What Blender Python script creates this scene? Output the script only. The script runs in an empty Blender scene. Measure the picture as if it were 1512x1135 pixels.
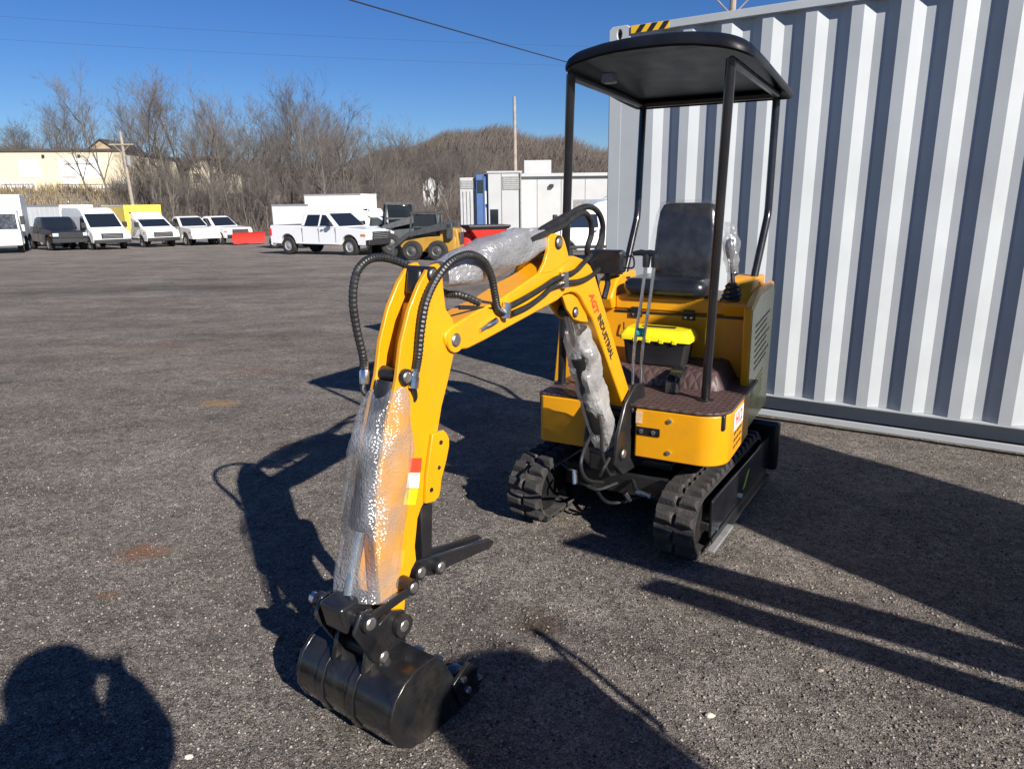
import bpy, bmesh, math, random
import numpy as np
from mathutils import Vector, Matrix
from math import sin, cos, pi, radians as rad

SC = bpy.context.scene
COL = SC.collection

# ------------------------------------------------------------------ camera
F, TH, RO, CH = 1049.0, rad(14.48), rad(-0.65), 1.63
fw = np.array([0, cos(TH), -sin(TH)]); up0 = np.array([0, sin(TH), cos(TH)]); rt0 = np.array([1.0, 0, 0])
RR = rt0*cos(RO)+up0*sin(RO); UU = -rt0*sin(RO)+up0*cos(RO); CC = np.array([0, 0, CH])
cd = bpy.data.cameras.new('camera'); co = bpy.data.objects.new('camera', cd); COL.objects.link(co)
cd.sensor_fit = 'HORIZONTAL'; cd.sensor_width = 36; cd.lens = 36*F/1512; cd.clip_start = 0.05; cd.clip_end = 3000
co.matrix_world = Matrix(((RR[0], UU[0], -fw[0], 0), (RR[1], UU[1], -fw[1], 0), (RR[2], UU[2], -fw[2], CH), (0, 0, 0, 1)))
SC.camera = co
# ------------------------------------------------------------------ light
AZ, EL = rad(34.8), rad(30.1)
sv = Vector((sin(AZ)*cos(EL), -cos(AZ)*cos(EL), sin(EL)))
W = bpy.data.worlds.new('World'); SC.world = W; W.use_nodes = True
nt = W.node_tree; sky = nt.nodes.new('ShaderNodeTexSky'); sky.sky_type = 'NISHITA'; sky.sun_disc = False
sky.sun_elevation = EL; sky.sun_rotation = pi-AZ; sky.air_density = 1.0; sky.dust_density = 0.0; sky.ozone_density = 8.0
hsn = nt.nodes.new('ShaderNodeHueSaturation'); hsn.inputs['Saturation'].default_value = 1.13; hsn.inputs['Hue'].default_value = .511     # even, over the whole sky
nt.links.new(sky.outputs[0], hsn.inputs['Color']); nt.links.new(hsn.outputs[0], nt.nodes['Background'].inputs[0]); nt.nodes['Background'].inputs[1].default_value = 0.054
sl = bpy.data.lights.new('sun', 'SUN'); sl.energy = 5.0; sl.angle = rad(0.53); sl.color = (1, .94, .86)
so = bpy.data.objects.new('sun', sl); COL.objects.link(so); so.rotation_euler = sv.to_track_quat('Z', 'Y').to_euler(); so.location = (20, -30, 30)
SC.view_settings.view_transform = 'Standard'; SC.view_settings.look = 'None'; SC.view_settings.exposure = 0.75
SC.render.film_transparent = False

# ------------------------------------------------------------------ pixel helpers (photo pixels -> directions)
def ray(x, y): return fw+RR*(x-756)/F-UU*(y-567.5)/F
def onz(x, y, z):
    d = ray(x, y); return CC+d*(z-CH)/d[2]
def aty(x, y, Y):
    d = ray(x, y); return CC+d*(Y/d[1])
def onplane(x, y, p, n):
    d = ray(x, y); return CC+d*(((p-CC)@n)/(d@n))

# ------------------------------------------------------------------ terrain height
def sst(a, b, t):
    t = min(1, max(0, (t-a)/(b-a))); return t*t*(3-2*t)
def G(x, y):
    t = max(0.0, y-4.0)
    z = -0.024*(t*t/(t+3.0) if t < 48 else 48*48/51.0)
    z += 4.2*sst(62, 74, y+0.25*(x+50))*sst(-26, -44, x)
    z += 1.6*sst(64, 100, y)*(1-sst(-26, -44, x))
    return z
def gpx(px, Y):
    """ground point seen in the photo column px at distance Y"""
    p = aty(px, 340, Y); return Vector((p[0], Y, G(p[0], Y)))

# ------------------------------------------------------------------ materials
def newmat(name):
    m = bpy.data.materials.new(name); m.use_nodes = True
    n = m.node_tree; b = n.nodes['Principled BSDF']; return m, n, b
def N(n, t, **k):
    o = n.nodes.new(t)
    for a, v in k.items(): setattr(o, a, v)
    return o
def mat(name, col, rough=.5, metal=0, var=.12, scale=8, bump=0, bscale=60, coat=0, spec=None, dirt=0, dcol=(.12, .1, .08), dscale=5, gen=False):
    m, n, b = newmat(name); L = n.links.new
    tc = N(n, 'ShaderNodeTexCoord'); src = tc.outputs['Generated' if gen else 'Object']
    nz = N(n, 'ShaderNodeTexNoise'); nz.inputs['Scale'].default_value = scale; nz.inputs['Detail'].default_value = 6; L(src, nz.inputs['Vector'])
    mr = N(n, 'ShaderNodeMapRange'); mr.inputs[1].default_value = .3; mr.inputs[2].default_value = .7; mr.inputs[3].default_value = 1-var; mr.inputs[4].default_value = 1+var
    L(nz.outputs['Fac'], mr.inputs[0])
    mx = N(n, 'ShaderNodeMix', data_type='RGBA', blend_type='MULTIPLY'); mx.inputs[0].default_value = 1; mx.inputs[6].default_value = (*col, 1)
    L(mr.outputs[0], mx.inputs[7]); out = mx.outputs[2]
    if dirt:
        d = N(n, 'ShaderNodeTexNoise'); d.inputs['Scale'].default_value = dscale; d.inputs['Detail'].default_value = 8; d.inputs['Roughness'].default_value = .7; L(src, d.inputs['Vector'])
        r = N(n, 'ShaderNodeMapRange'); r.inputs[1].default_value = .52; r.inputs[2].default_value = .75; r.inputs[3].default_value = 0; r.inputs[4].default_value = dirt; L(d.outputs['Fac'], r.inputs[0])
        m2 = N(n, 'ShaderNodeMix', data_type='RGBA'); L(r.outputs[0], m2.inputs[0]); L(out, m2.inputs[6]); m2.inputs[7].default_value = (*dcol, 1); out = m2.outputs[2]
    L(out, b.inputs['Base Color'])
    rr = N(n, 'ShaderNodeMapRange'); rr.inputs[3].default_value = max(.03, rough-.1); rr.inputs[4].default_value = min(1, rough+.1); L(nz.outputs['Fac'], rr.inputs[0]); L(rr.outputs[0], b.inputs['Roughness'])
    b.inputs['Metallic'].default_value = metal
    if spec is not None: b.inputs['Specular IOR Level'].default_value = spec
    if coat: b.inputs['Coat Weight'].default_value = coat; b.inputs['Coat Roughness'].default_value = .12
    if bump:
        bn = N(n, 'ShaderNodeTexNoise'); bn.inputs['Scale'].default_value = bscale; bn.inputs['Detail'].default_value = 4; L(src, bn.inputs['Vector'])
        bp = N(n, 'ShaderNodeBump'); bp.inputs['Strength'].default_value = bump; bp.inputs['Distance'].default_value = .01; L(bn.outputs['Fac'], bp.inputs['Height']); L(bp.outputs[0], b.inputs['Normal'])
    return m

YEL = mat('yellow_paint', (.68, .30, .003), .38, var=.06, scale=4, coat=.25, bump=.04, bscale=90, dirt=.28, dcol=(.34, .19, .05), dscale=11)
BLK = mat('black_paint', (.013, .013, .014), .36, var=.3, coat=.12, bump=.05, dirt=.35, dcol=(.07, .06, .05))
BLKG = mat('black_gloss', (.012, .012, .014), .22, var=.2, coat=.4, dirt=.12, dcol=(.05, .045, .04), dscale=4)
STEELB = mat('scuffed_black_steel', (.012, .012, .013), .26, var=.4, scale=14, coat=.5, bump=.15, bscale=26, dirt=.4, dcol=(.06, .048, .036), dscale=9)
RUB = mat('rubber', (.028, .026, .025), .85, var=.45, scale=12, bump=.5, bscale=60, dirt=.7, dcol=(.16, .136, .115), dscale=8)
HOSE = mat('hose_rubber', (.018, .018, .018), .45, var=.3, scale=40)
CHR = mat('zinc_plated', (.72, .73, .74), .25, metal=1, var=.1, scale=30)
PIN = mat('pin_steel', (.42, .40, .38), .38, metal=.9, var=.2, scale=40)
VINYL = mat('black_vinyl', (.012, .013, .017), .3, var=.3, coat=.5, bump=.6, bscale=14)
MATB = mat('brown_floor_mat', (.06, .033, .032), .6, var=.15, scale=20, bump=.3, bscale=90)
TBY = mat('toolbox_yellow', (.80, .66, .01), .4, var=.05)
TBB = mat('toolbox_black', (.016, .016, .018), .5, var=.2)
TEAL = mat('teal_tie', (.05, .42, .38), .4)
RED = mat('red_print', (.75, .05, .02), .5, var=.08)
INK = mat('black_ink', (.025, .02, .018), .5)
WHT = mat('white_vinyl', (.8, .78, .75), .45, var=.06, scale=30)
GREY = mat('grey_steel_bar', (.2, .2, .2), .55, var=.25, scale=20, dirt=.5, dcol=(.12, .11, .1))
LIME = mat('lime_sticker', (.5, .75, .05), .4)

def film(name, col, alpha, bscale, bstr, rough=.22, vor=True, streak=0):
    m, n, b = newmat(name); L = n.links.new
    tc = N(n, 'ShaderNodeTexCoord')
    if vor:
        v = N(n, 'ShaderNodeTexVoronoi'); v.inputs['Scale'].default_value = bscale; L(tc.outputs['Object'], v.inputs['Vector']); h = v.outputs['Distance']
    else:
        v = N(n, 'ShaderNodeTexNoise'); v.inputs['Scale'].default_value = bscale; v.inputs['Detail'].default_value = 3; v.inputs['Distortion'].default_value = 1.2; L(tc.outputs['Object'], v.inputs['Vector']); h = v.outputs['Fac']
    bp = N(n, 'ShaderNodeBump'); bp.inputs['Strength'].default_value = bstr; bp.inputs['Distance'].default_value = .012; L(h, bp.inputs['Height'])
    w = N(n, 'ShaderNodeTexNoise'); w.inputs['Scale'].default_value = 9; w.inputs['Detail'].default_value = 5; L(tc.outputs['Object'], w.inputs['Vector'])
    mr = N(n, 'ShaderNodeMapRange'); mr.inputs[1].default_value = .35; mr.inputs[2].default_value = .7; mr.inputs[3].default_value = max(.02, alpha-.2); mr.inputs[4].default_value = min(1, alpha+.2); L(w.outputs['Fac'], mr.inputs[0])
    gl = N(n, 'ShaderNodeBsdfGlossy'); gl.inputs['Roughness'].default_value = rough; gl.inputs['Color'].default_value = (.95, .95, .95, 1); L(bp.outputs[0], gl.inputs['Normal'])
    df = N(n, 'ShaderNodeBsdfDiffuse'); df.inputs['Color'].default_value = (*col, 1); L(bp.outputs[0], df.inputs['Normal'])
    ts = N(n, 'ShaderNodeBsdfTranslucent'); ts.inputs['Color'].default_value = (*col, 1); L(bp.outputs[0], ts.inputs['Normal'])
    a = N(n, 'ShaderNodeMixShader'); a.inputs[0].default_value = .3; L(df.outputs[0], a.inputs[1]); L(ts.outputs[0], a.inputs[2])
    c = N(n, 'ShaderNodeMixShader'); c.inputs[0].default_value = .3; L(a.outputs[0], c.inputs[1]); L(gl.outputs[0], c.inputs[2])
    tr = N(n, 'ShaderNodeBsdfTransparent'); tr.inputs['Color'].default_value = (.96, .96, .96, 1)
    d = N(n, 'ShaderNodeMixShader'); L(mr.outputs[0], d.inputs[0]); L(tr.outputs[0], d.inputs[1]); L(c.outputs[0], d.inputs[2])
    L(d.outputs[0], n.nodes['Material Output'].inputs['Surface']); n.nodes.remove(b); return m
BUBBLE = film('bubble_wrap_film', (.52, .54, .58), .37, 130, .42, .18)
FOAMW = film('foam_wrap_film', (.43, .43, .44), .84, 45, .6, .35, vor=False)
CRUMP = film('crumpled_film', (.66, .66, .65), .74, 22, .9, .15, vor=False)
LEVF = film('lever_cover_film', (.55, .55, .55), .34, 24, .8, .15, vor=False)
CLEAR = film('thin_clear_film', (.35, .35, .38), -.06, 14, .8, .1, vor=False)

# ------------------------------------------------------------------ mesh building
class MB:
    def __init__(s): s.v = []; s.f = []; s.sm = []
    def add(s, vs, fs):
        o = len(s.v); s.v += [tuple(v) for v in vs]; s.f += [tuple(o+i for i in f) for f in fs]; return s
    def box(s, x0, x1, y0, y1, z0, z1):
        return s.add([(x, y, z) for z in (z0, z1) for y in (y0, y1) for x in (x0, x1)], [(0, 2, 3, 1), (4, 5, 7, 6), (0, 1, 5, 4), (2, 6, 7, 3), (0, 4, 6, 2), (1, 3, 7, 5)])
    def prism(s, A, B):
        """two matching polygons -> closed solid"""
        n = len(A); return s.add(list(A)+list(B), [tuple(range(n))[::-1], tuple(range(n, 2*n))]+[(i, (i+1) % n, n+(i+1) % n, n+i) for i in range(n)])
    def tube(s, pts, r, k=8, cap=True, rmod=None):
        P = [Vector(p) for p in pts]; n = len(P)
        T = [(P[min(i+1, n-1)]-P[max(i-1, 0)]).normalized() for i in range(n)]
        u = T[0].orthogonal().normalized(); o = len(s.v)
        for i in range(n):
            u = (u-T[i]*u.dot(T[i])).normalized(); w = T[i].cross(u)
            ri = r[i] if isinstance(r, (list, tuple)) else r
            if rmod: ri *= rmod(i)
            s.v += [tuple(P[i]+(u*cos(2*pi*j/k)+w*sin(2*pi*j/k))*ri) for j in range(k)]
        s.f += [(o+i*k+j, o+i*k+(j+1) % k, o+(i+1)*k+(j+1) % k, o+(i+1)*k+j) for i in range(n-1) for j in range(k)]
        if cap: s.f += [tuple(o+j for j in range(k))[::-1], tuple(o+(n-1)*k+j for j in range(k))]
        return s
    def cyl(s, a, b, r, k=16, r2=None): return s.tube([a, b], [r, r if r2 is None else r2], k)
    def loft(s, rings, closed=True, cap=True):
        o = len(s.v); k = len(rings[0])
        for R in rings: s.v += [tuple(p) for p in R]
        m = k if closed else k-1
        s.f += [(o+i*k+j, o+i*k+(j+1) % k, o+(i+1)*k+(j+1) % k, o+(i+1)*k+j) for i in range(len(rings)-1) for j in range(m)]
        if cap: s.f += [tuple(o+j for j in range(k))[::-1], tuple(o+(len(rings)-1)*k+j for j in range(k))]
        return s
    def lathe(s, prof, c, ax, k=20):
        """prof: (offset along axis, radius)"""
        ax = Vector(ax).normalized(); u = ax.orthogonal().normalized(); w = ax.cross(u); c = Vector(c)
        return s.loft([[c+ax*h+(u*cos(2*pi*j/k)+w*sin(2*pi*j/k))*r for j in range(k)] for h, r in prof])
    def mesh(s, name, m, ang=35):
        me = bpy.data.meshes.new(name); me.from_pydata(s.v, [], s.f); me.validate()
        bm = bmesh.new(); bm.from_mesh(me); bmesh.ops.recalc_face_normals(bm, faces=bm.faces); bm.to_mesh(me); bm.free()
        if ang is not None:
            me.shade_smooth(); me.set_sharp_from_angle(angle=rad(ang))
        me.materials.append(m); return me
    def build(s, name, m, parent=None, bevel=0, ang=35, label=None, seg=2):
        o = bpy.data.objects.new(name, s.mesh(name, m, ang)); COL.objects.link(o)
        if parent: o.parent = parent
        if bevel:
            b = o.modifiers.new('bevel', 'BEVEL'); b.width = bevel; b.segments = seg; b.limit_method = 'ANGLE'; b.angle_limit = rad(40)
        if label: o['label'] = label
        return o
def thing(name, label, cat, loc=(0, 0, 0), rz=0, group=None):
    o = bpy.data.objects.new(name, None); COL.objects.link(o); o.location = loc; o.rotation_euler = (0, 0, rz); o.empty_display_size = .2
    return tag(o, label, cat, group)
def tag(o, label, cat, group=None):
    o['label'] = label; o['category'] = cat
    if group: o['group'] = group
    return o
def struct(o, k='structure'): o['kind'] = k; return o
def link_copy(src, parent=None, mw=None):
    c = src.copy(); COL.objects.link(c); c.parent = parent
    if mw is not None: c.matrix_local = mw
    return c
def copy_tree(o, parent=None):
    c = link_copy(o, parent)
    for ch in o.children: copy_tree(ch, c)
    return c
def cat(pts, sub=8):
    """Catmull-Rom"""
    P = [Vector(p) for p in pts]; P = [P[0]*2-P[1]]+P+[P[-1]*2-P[-2]]; out = []
    for i in range(1, len(P)-2):
        a, b, c, d = P[i-1:i+3]
        for k in range(sub):
            t = k/sub; out.append(.5*((2*b)+(c-a)*t+(2*a-5*b+4*c-d)*t*t+(3*b-a-3*c+d)*t**3))
    out.append(P[-2]); return out
def text_obj(name, s, size, m, parent, M4, ext=.0006, align='CENTER', shear=0, xs=1):
    cu = bpy.data.curves.new(name, 'FONT'); cu.body = s; cu.size = size; cu.extrude = ext; cu.align_x = align; cu.align_y = 'CENTER'; cu.shear = shear; cu.resolution_u = 2; cu.offset = .0022
    t = bpy.data.objects.new('tmp', cu); COL.objects.link(t); bpy.context.view_layer.update()
    me = bpy.data.meshes.new_from_object(t.evaluated_get(bpy.context.evaluated_depsgraph_get())); bpy.data.objects.remove(t)
    if xs != 1: me.transform(Matrix.Scale(xs, 4, (1, 0, 0)))
    me.transform(M4); me.materials.clear(); me.materials.append(m)
    o = bpy.data.objects.new(name, me); COL.objects.link(o); o.parent = parent; return o
def frame(o, x, y):
    x = Vector(x).normalized(); y = Vector(y); y = (y-x*y.dot(x)).normalized(); z = x.cross(y)
    return Matrix(((x.x, y.x, z.x, o[0]), (x.y, y.y, z.y, o[1]), (x.z, y.z, z.z, o[2]), (0, 0, 0, 1)))

# ================================================================== GROUND
def ground_mat():
    m, n, b = newmat('asphalt_millings'); L = n.links.new
    tc = N(n, 'ShaderNodeTexCoord'); P = tc.outputs['Object']
    def noise(s, d=5, r=.6):
        o = N(n, 'ShaderNodeTexNoise'); o.inputs['Scale'].default_value = s; o.inputs['Detail'].default_value = d; o.inputs['Roughness'].default_value = r; L(P, o.inputs['Vector']); return o.outputs['Fac']
    def ramp(f, a, c, lo, hi):
        o = N(n, 'ShaderNodeMapRange'); o.inputs[1].default_value = a; o.inputs[2].default_value = c; o.inputs[3].default_value = lo; o.inputs[4].default_value = hi; L(f, o.inputs[0]); return o.outputs[0]
    def mix(f, a, c, bt='MIX'):
        o = N(n, 'ShaderNodeMix', data_type='RGBA', blend_type=bt)
        for i, v in ((0, f), (6, a), (7, c)):
            if isinstance(v, (int, float)): o.inputs[i].default_value = v
            elif isinstance(v, tuple): o.inputs[i].default_value = (*v, 1)
            else: L(v, o.inputs[i])
        return o.outputs[2]
    v1 = N(n, 'ShaderNodeTexVoronoi'); v1.inputs['Scale'].default_value = 115; L(P, v1.inputs['Vector'])
    v2 = N(n, 'ShaderNodeTexVoronoi'); v2.inputs['Scale'].default_value = 210; L(P, v2.inputs['Vector'])
    s1 = N(n, 'ShaderNodeSeparateColor'); L(v1.outputs['Color'], s1.inputs[0])
    s2 = N(n, 'ShaderNodeSeparateColor'); L(v2.outputs['Color'], s2.inputs[0])
    c = mix(ramp(s1.outputs[0], 0, 1, 0, 1), (.180, .158, .136), (.41, .36, .31))
    c = mix(ramp(s2.outputs[1], .75, .95, 0, .5), c, (.46, .415, .36))
    c = mix(ramp(s2.outputs[2], .68, .9, 0, .9), c, (.06, .053, .048))
    c = mix(ramp(s1.outputs[2], .985, .995, 0, .7), c, (.55, .52, .47))
    big = mix(1.0, c, (1, 1, 1), 'MULTIPLY')
    pn = N(n, 'ShaderNodeMapping'); pn.inputs['Scale'].default_value = (.5, 1.0, 1); pn.inputs['Rotation'].default_value = (0, 0, .12); L(P, pn.inputs['Vector'])
    st = N(n, 'ShaderNodeTexNoise'); st.inputs['Scale'].default_value = .9; st.inputs['Detail'].default_value = 12; st.inputs['Roughness'].default_value = .78; L(pn.outputs[0], st.inputs['Vector'])
    k = N(n, 'ShaderNodeMix', data_type='RGBA', blend_type='MULTIPLY'); k.inputs[0].default_value = 1; L(c, k.inputs[6]); L(ramp(st.outputs['Fac'], .32, .70, .55, 1.38), k.inputs[7]); c = k.outputs[2]
    k = N(n, 'ShaderNodeMix', data_type='RGBA', blend_type='MULTIPLY'); k.inputs[0].default_value = 1; L(c, k.inputs[6]); L(ramp(noise(3.2, 8, .75), .3, .7, .74, 1.22), k.inputs[7]); c = k.outputs[2]
    v3 = N(n, 'ShaderNodeTexVoronoi'); v3.inputs['Scale'].default_value = 34; L(P, v3.inputs['Vector']); s3 = N(n, 'ShaderNodeSeparateColor'); L(v3.outputs['Color'], s3.inputs[0])
    k = N(n, 'ShaderNodeMix', data_type='RGBA', blend_type='MULTIPLY'); k.inputs[0].default_value = 1; L(c, k.inputs[6]); L(ramp(s3.outputs[0], 0, 1, .76, 1.24), k.inputs[7]); c = k.outputs[2]
    k = N(n, 'ShaderNodeMix', data_type='RGBA', blend_type='MULTIPLY'); k.inputs[0].default_value = 1; L(c, k.inputs[6]); L(ramp(noise(.55, 9, .72), .34, .66, .78, 1.16), k.inputs[7]); c = k.outputs[2]
    c = mix(ramp(noise(.8, 4, .6), .45, .7, 0, .25), c, (.27, .21, .165))
    c = mix(ramp(noise(17, 3, .6), .60, .68, 0, .55), c, (.075, .066, .058))
    # rust-orange dust stains and darker patches with their own shapes
    def blob(x, y, r, col, amt, sx=1.0):
        nonlocal c
        mp = N(n, 'ShaderNodeMapping', vector_type='TEXTURE'); mp.inputs['Location'].default_value = (x, y, 0); mp.inputs['Scale'].default_value = (r*sx, r, 50); L(P, mp.inputs['Vector'])
        ln = N(n, 'ShaderNodeVectorMath', operation='LENGTH'); L(mp.outputs[0], ln.inputs[0])
        ad = N(n, 'ShaderNodeMath', operation='ADD'); L(ln.outputs['Value'], ad.inputs[0]); L(ramp(noise(14, 6, .7), .2, .8, -.7, .7), ad.inputs[1])
        c = mix(ramp(ad.outputs[0], .35, 1.05, amt, 0), c, col)
    for q, r, col, amt, sx in (((210, 815), .10, (.33, .16, .08), .75, 1.5), ((160, 878), .05, (.30, .17, .09), .5, 1.4), ((320, 592), .14, (.42, .27, .12), .75, 1.5), ((370, 540), .25, (.26, .15, .10), .4, 2.0), ((250, 503), .3, (.22, .13, .09), .45, 3.0), ((420, 585), .22, (.30, .28, .26), .6, 1.0),
                               ((800, 915), .13, (.085, .055, .038), .8, 1.0), ((1035, 885), .2, (.09, .075, .055), .45, 1.3), ((250, 410), 1.5, (.05, .047, .045), .5, 3.0)):
        g = onz(*q, 0); blob(g[0], g[1], r, col, amt, sx)
    L(c, b.inputs['Base Color']); b.inputs['Roughness'].default_value = .9; b.inputs['Specular IOR Level'].default_value = .25
    hh = N(n, 'ShaderNodeMath', operation='ADD'); L(v1.outputs['Distance'], hh.inputs[0]); L(v2.outputs['Distance'], hh.inputs[1])
    b1 = N(n, 'ShaderNodeBump'); b1.inputs['Strength'].default_value = 1.0; b1.inputs['Distance'].default_value = .010; b1.invert = True; L(hh.outputs[0], b1.inputs['Height'])
    b2 = N(n, 'ShaderNodeBump'); b2.inputs['Strength'].default_value = .75; b2.inputs['Distance'].default_value = .035; L(noise(26, 8, .7), b2.inputs['Height']); L(b1.outputs[0], b2.inputs['Normal'])
    L(b2.outputs[0], b.inputs['Normal']); return m
GM = ground_mat()
rng = np.random.default_rng(4)
def micro(x, y):
    return .006*sin(3.1*x+1.7*y)*cos(2.3*y-.8*x)+.004*sin(7.3*x-4.1*y+1)+.003*cos(11*y+5*x)
# small scraped heaps beside the bucket
heaps = [(onz(735, 985, 0), .10, .028), (onz(770, 960, 0), .09, .03), (onz(700, 990, 0), .07, .02), (onz(820, 1010, 0), .1, .022), (onz(850, 1020, 0), .07, .015), (onz(800, 915, 0), .16, -.02), (onz(680, 960, 0), .05, .015)]
def gnear(x, y):
    z = G(x, y)
    d = math.hypot(x-.4, y-3)
    z += micro(x, y)*sst(30, 12, d)*(0.35 if (.0 < y < 6.5 and -2 < x < 6.5) else 1)
    for p, r, h in heaps:
        q = ((x-p[0])**2+(y-p[1])**2)/(r*r)
        if q < 9: z += h*math.exp(-q)*(1+.4*sin(40*x+23*y))
    return z
def axis(lo, hi, c, fine, n):
    """graded coordinates, fine near c"""
    out = [c]; st = fine
    while out[-1] < hi: out.append(out[-1]+st); st = min(st*1.055, 60)
    neg = [c]; st = fine
    while neg[-1] > lo: neg.append(neg[-1]-st); st = min(st*1.055, 60)
    return sorted(set(neg+out))
xs = axis(-700, 700, .0, .035, 0); ys = axis(-60, 1500, 2.2, .035, 0)
gm = MB()
gm.v = [(x, y, gnear(x, y)) for y in ys for x in xs]; nx = len(xs)
gm.f = [(j*nx+i, j*nx+i+1, (j+1)*nx+i+1, (j+1)*nx+i) for j in range(len(ys)-1) for i in range(nx-1)]
ground = struct(gm.build('ground', GM, ang=60))

# loose stones on the near ground
def stones(name, n, rmin, rmax, ylo, yhi, cols, seed):
    r = np.random.default_rng(seed)
    base = np.array([(1, 0, 0), (-1, 0, 0), (0, 1, 0), (0, -1, 0), (0, 0, 1), (0, 0, -1)], float)
    tri = np.array([(0, 2, 4), (2, 1, 4), (1, 3, 4), (3, 0, 4), (2, 0, 5), (1, 2, 5), (3, 1, 5), (0, 3, 5)])
    u = r.random(n); Y = ylo*(yhi/ylo)**u
    X = (r.random(n)*2-1)*(Y*.86+.5)
    R = rmin*(rmax/rmin)**(r.random(n)**2.2)
    V = base[None]*(.65+.7*r.random((n, 6, 1)))*np.array([1, 1, .7])
    a = r.random(n)*2*pi; ca, sa = np.cos(a), np.sin(a)
    t = (r.random(n)-.5)*1.2; ct, stt = np.cos(t), np.sin(t)
    x, y, z = V[..., 0], V[..., 1], V[..., 2]
    y, z = y*ct[:, None]-z*stt[:, None], y*stt[:, None]+z*ct[:, None]
    x, y = x*ca[:, None]-y*sa[:, None], x*sa[:, None]+y*ca[:, None]
    Z = np.array([gnear(p, q) for p, q in zip(X, Y)])
    V = np.stack([x*R[:, None]+X[:, None], y*R[:, None]+Y[:, None], z*R[:, None]+(Z+R*.25)[:, None]], -1).reshape(-1, 3)
    T = (tri[None]+(np.arange(n)*6)[:, None, None]).reshape(-1, 3)
    me = bpy.data.meshes.new(name); me.vertices.add(len(V)); me.vertices.foreach_set('co', V.ravel())
    me.loops.add(T.size); me.loops.foreach_set('vertex_index', T.ravel()); me.polygons.add(len(T))
    me.polygons.foreach_set('loop_start', np.arange(0, T.size, 3)); me.polygons.foreach_set('loop_total', np.full(len(T), 3)); me.update(); me.validate()
    for m in cols: me.materials.append(m)
    me.polygons.foreach_set('material_index', np.repeat(r.integers(0, len(cols), n), 8))
    o = bpy.data.objects.new(name, me); COL.objects.link(o); return o
SM = [mat('stone_dark', (.075, .068, .062), .9, var=.3, scale=30), mat('stone_mid', (.19, .17, .152), .9, var=.3, scale=30), mat('stone_warm', (.27, .235, .198), .9, var=.3, scale=30), mat('stone_pale', (.36, .33, .29), .9, var=.2, scale=30), mat('stone_grey', (.22, .203, .186), .9, var=.3, scale=30), mat('stone_black', (.03, .029, .03), .85, var=.3, scale=30)]
gv = stones('loose_gravel', 80000, .0017, .0072, 1.25, 9.0, SM+SM[:3]+SM[4:]+[SM[1], SM[2]], 5); struct(gv, 'stuff')
# a few single stones that stand out
pale = mat('pale_stone', (.5, .47, .38), .8, var=.15, scale=60, bump=.4)
def pebble(px, py, r, label, m=pale, seed=1):
    g = onz(px, py, 0); random.seed(seed); b = MB()
    b.loft([[(g[0]+r*cos(a)*k*(.8+.4*random.random()), g[1]+r*.7*sin(a)*k*(.8+.4*random.random()), gnear(g[0], g[1])-r*.12+h*r) for a in np.linspace(0, 2*pi, 9)[:-1]] for k, h in ((.6, 0), (1, .3), (.85, .6), (.35, .85))])
    tag(b.build('stone', m, ang=None), label, 'stone')
pebble(1048, 1058, .017, 'pale yellowish stone lying alone on sunlit millings', seed=2)
pebble(279, 1117, .014, 'white chip of stone at the edge of the photographer\'s shadow', seed=3)
pebble(1211, 990, .013, 'small tan stone beside the long diagonal shadows', mat('tan_stone', (.3, .25, .2), .9, var=.2, scale=50), seed=4)
pebble(752, 1003, .016, 'brown clod of dirt on the scraped heap by the bucket', mat('dirt_clod', (.16, .11, .08), .95, var=.3, scale=60), seed=5)

# ================================================================== SHIPPING CONTAINER
yw = rad(33.33); WD = Vector((cos(yw), -sin(yw), 0)); WN = Vector((-sin(yw), -cos(yw), 0)); W0 = Vector((.7767, 5.942, 0))
CP = mat('container_paint', (.425, .452, .472), .5, var=.06, scale=2.5, bump=.06, bscale=6, dirt=.22, dcol=(.33, .31, .28), dscale=2.2)
cont = thing('shipping_container', 'light grey corrugated steel shipping container with hazard striped top corner', 'container', W0, math.atan2(WD.y, WD.x))
# local: x along wall, y = inward (away from the camera side), z up
LEN, HT, WID, ZB = 6.06, 2.896, 2.438, .03
pit, oe, sl_, ie, dep = .2807, .072, .068, .0707, .036
u = 2.764-.2807*20+.070       # an outer flat starts where a dark slope ends
pr = []; k = 0
us = 2.764+.070-pit*9; x = us
prof = [(.10, 0)]
while x < LEN-.2:
    if x > .12: prof.append((x, 0))
    for dx, dy in ((oe, 0), (sl_, dep), (ie, dep)):
        x += dx
        if x > .12 and x < LEN-.1: prof.append((x, dy))
    x += pit-oe-sl_-ie
prof.append((LEN-.10, 0))
panel = MB(); z0, z1 = ZB+.165, HT-.055
panel.v = [(a, d+.004, z) for a, d in prof for z in (z0, z1)]+[(a, d+.008, z) for a, d in prof for z in (z0, z1)]
n_ = len(prof); panel.f = [(2*i, 2*i+2, 2*i+3, 2*i+1) for i in range(n_-1)]+[(2*n_+2*i, 2*n_+2*i+1, 2*n_+2*i+3, 2*n_+2*i+2) for i in range(n_-1)]
panel.build('side_panel', CP, cont, ang=20)
MB().box(0.178, LEN-.178, -.012, .055, HT-.062, HT-.004).build('top_rail', CP, cont, .006)
rail = MB()   # open channel: top lip, set-back web, bottom flange
rail.box(.17, LEN-.17, -.006, .13, ZB+.15, ZB+.163); rail.box(.17, LEN-.17, .13, .15, ZB+.02, ZB+.163); rail.box(.17, LEN-.17, -.012, .012, ZB, ZB+.042)
rail.build('bottom_rail', CP, cont, .002)
for x0 in (0.0, LEN-.125):
    MB().box(x0+.004, x0+.121, .003, .12, ZB+.12, HT-.12).build('corner_post', CP, cont, .01)
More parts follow.
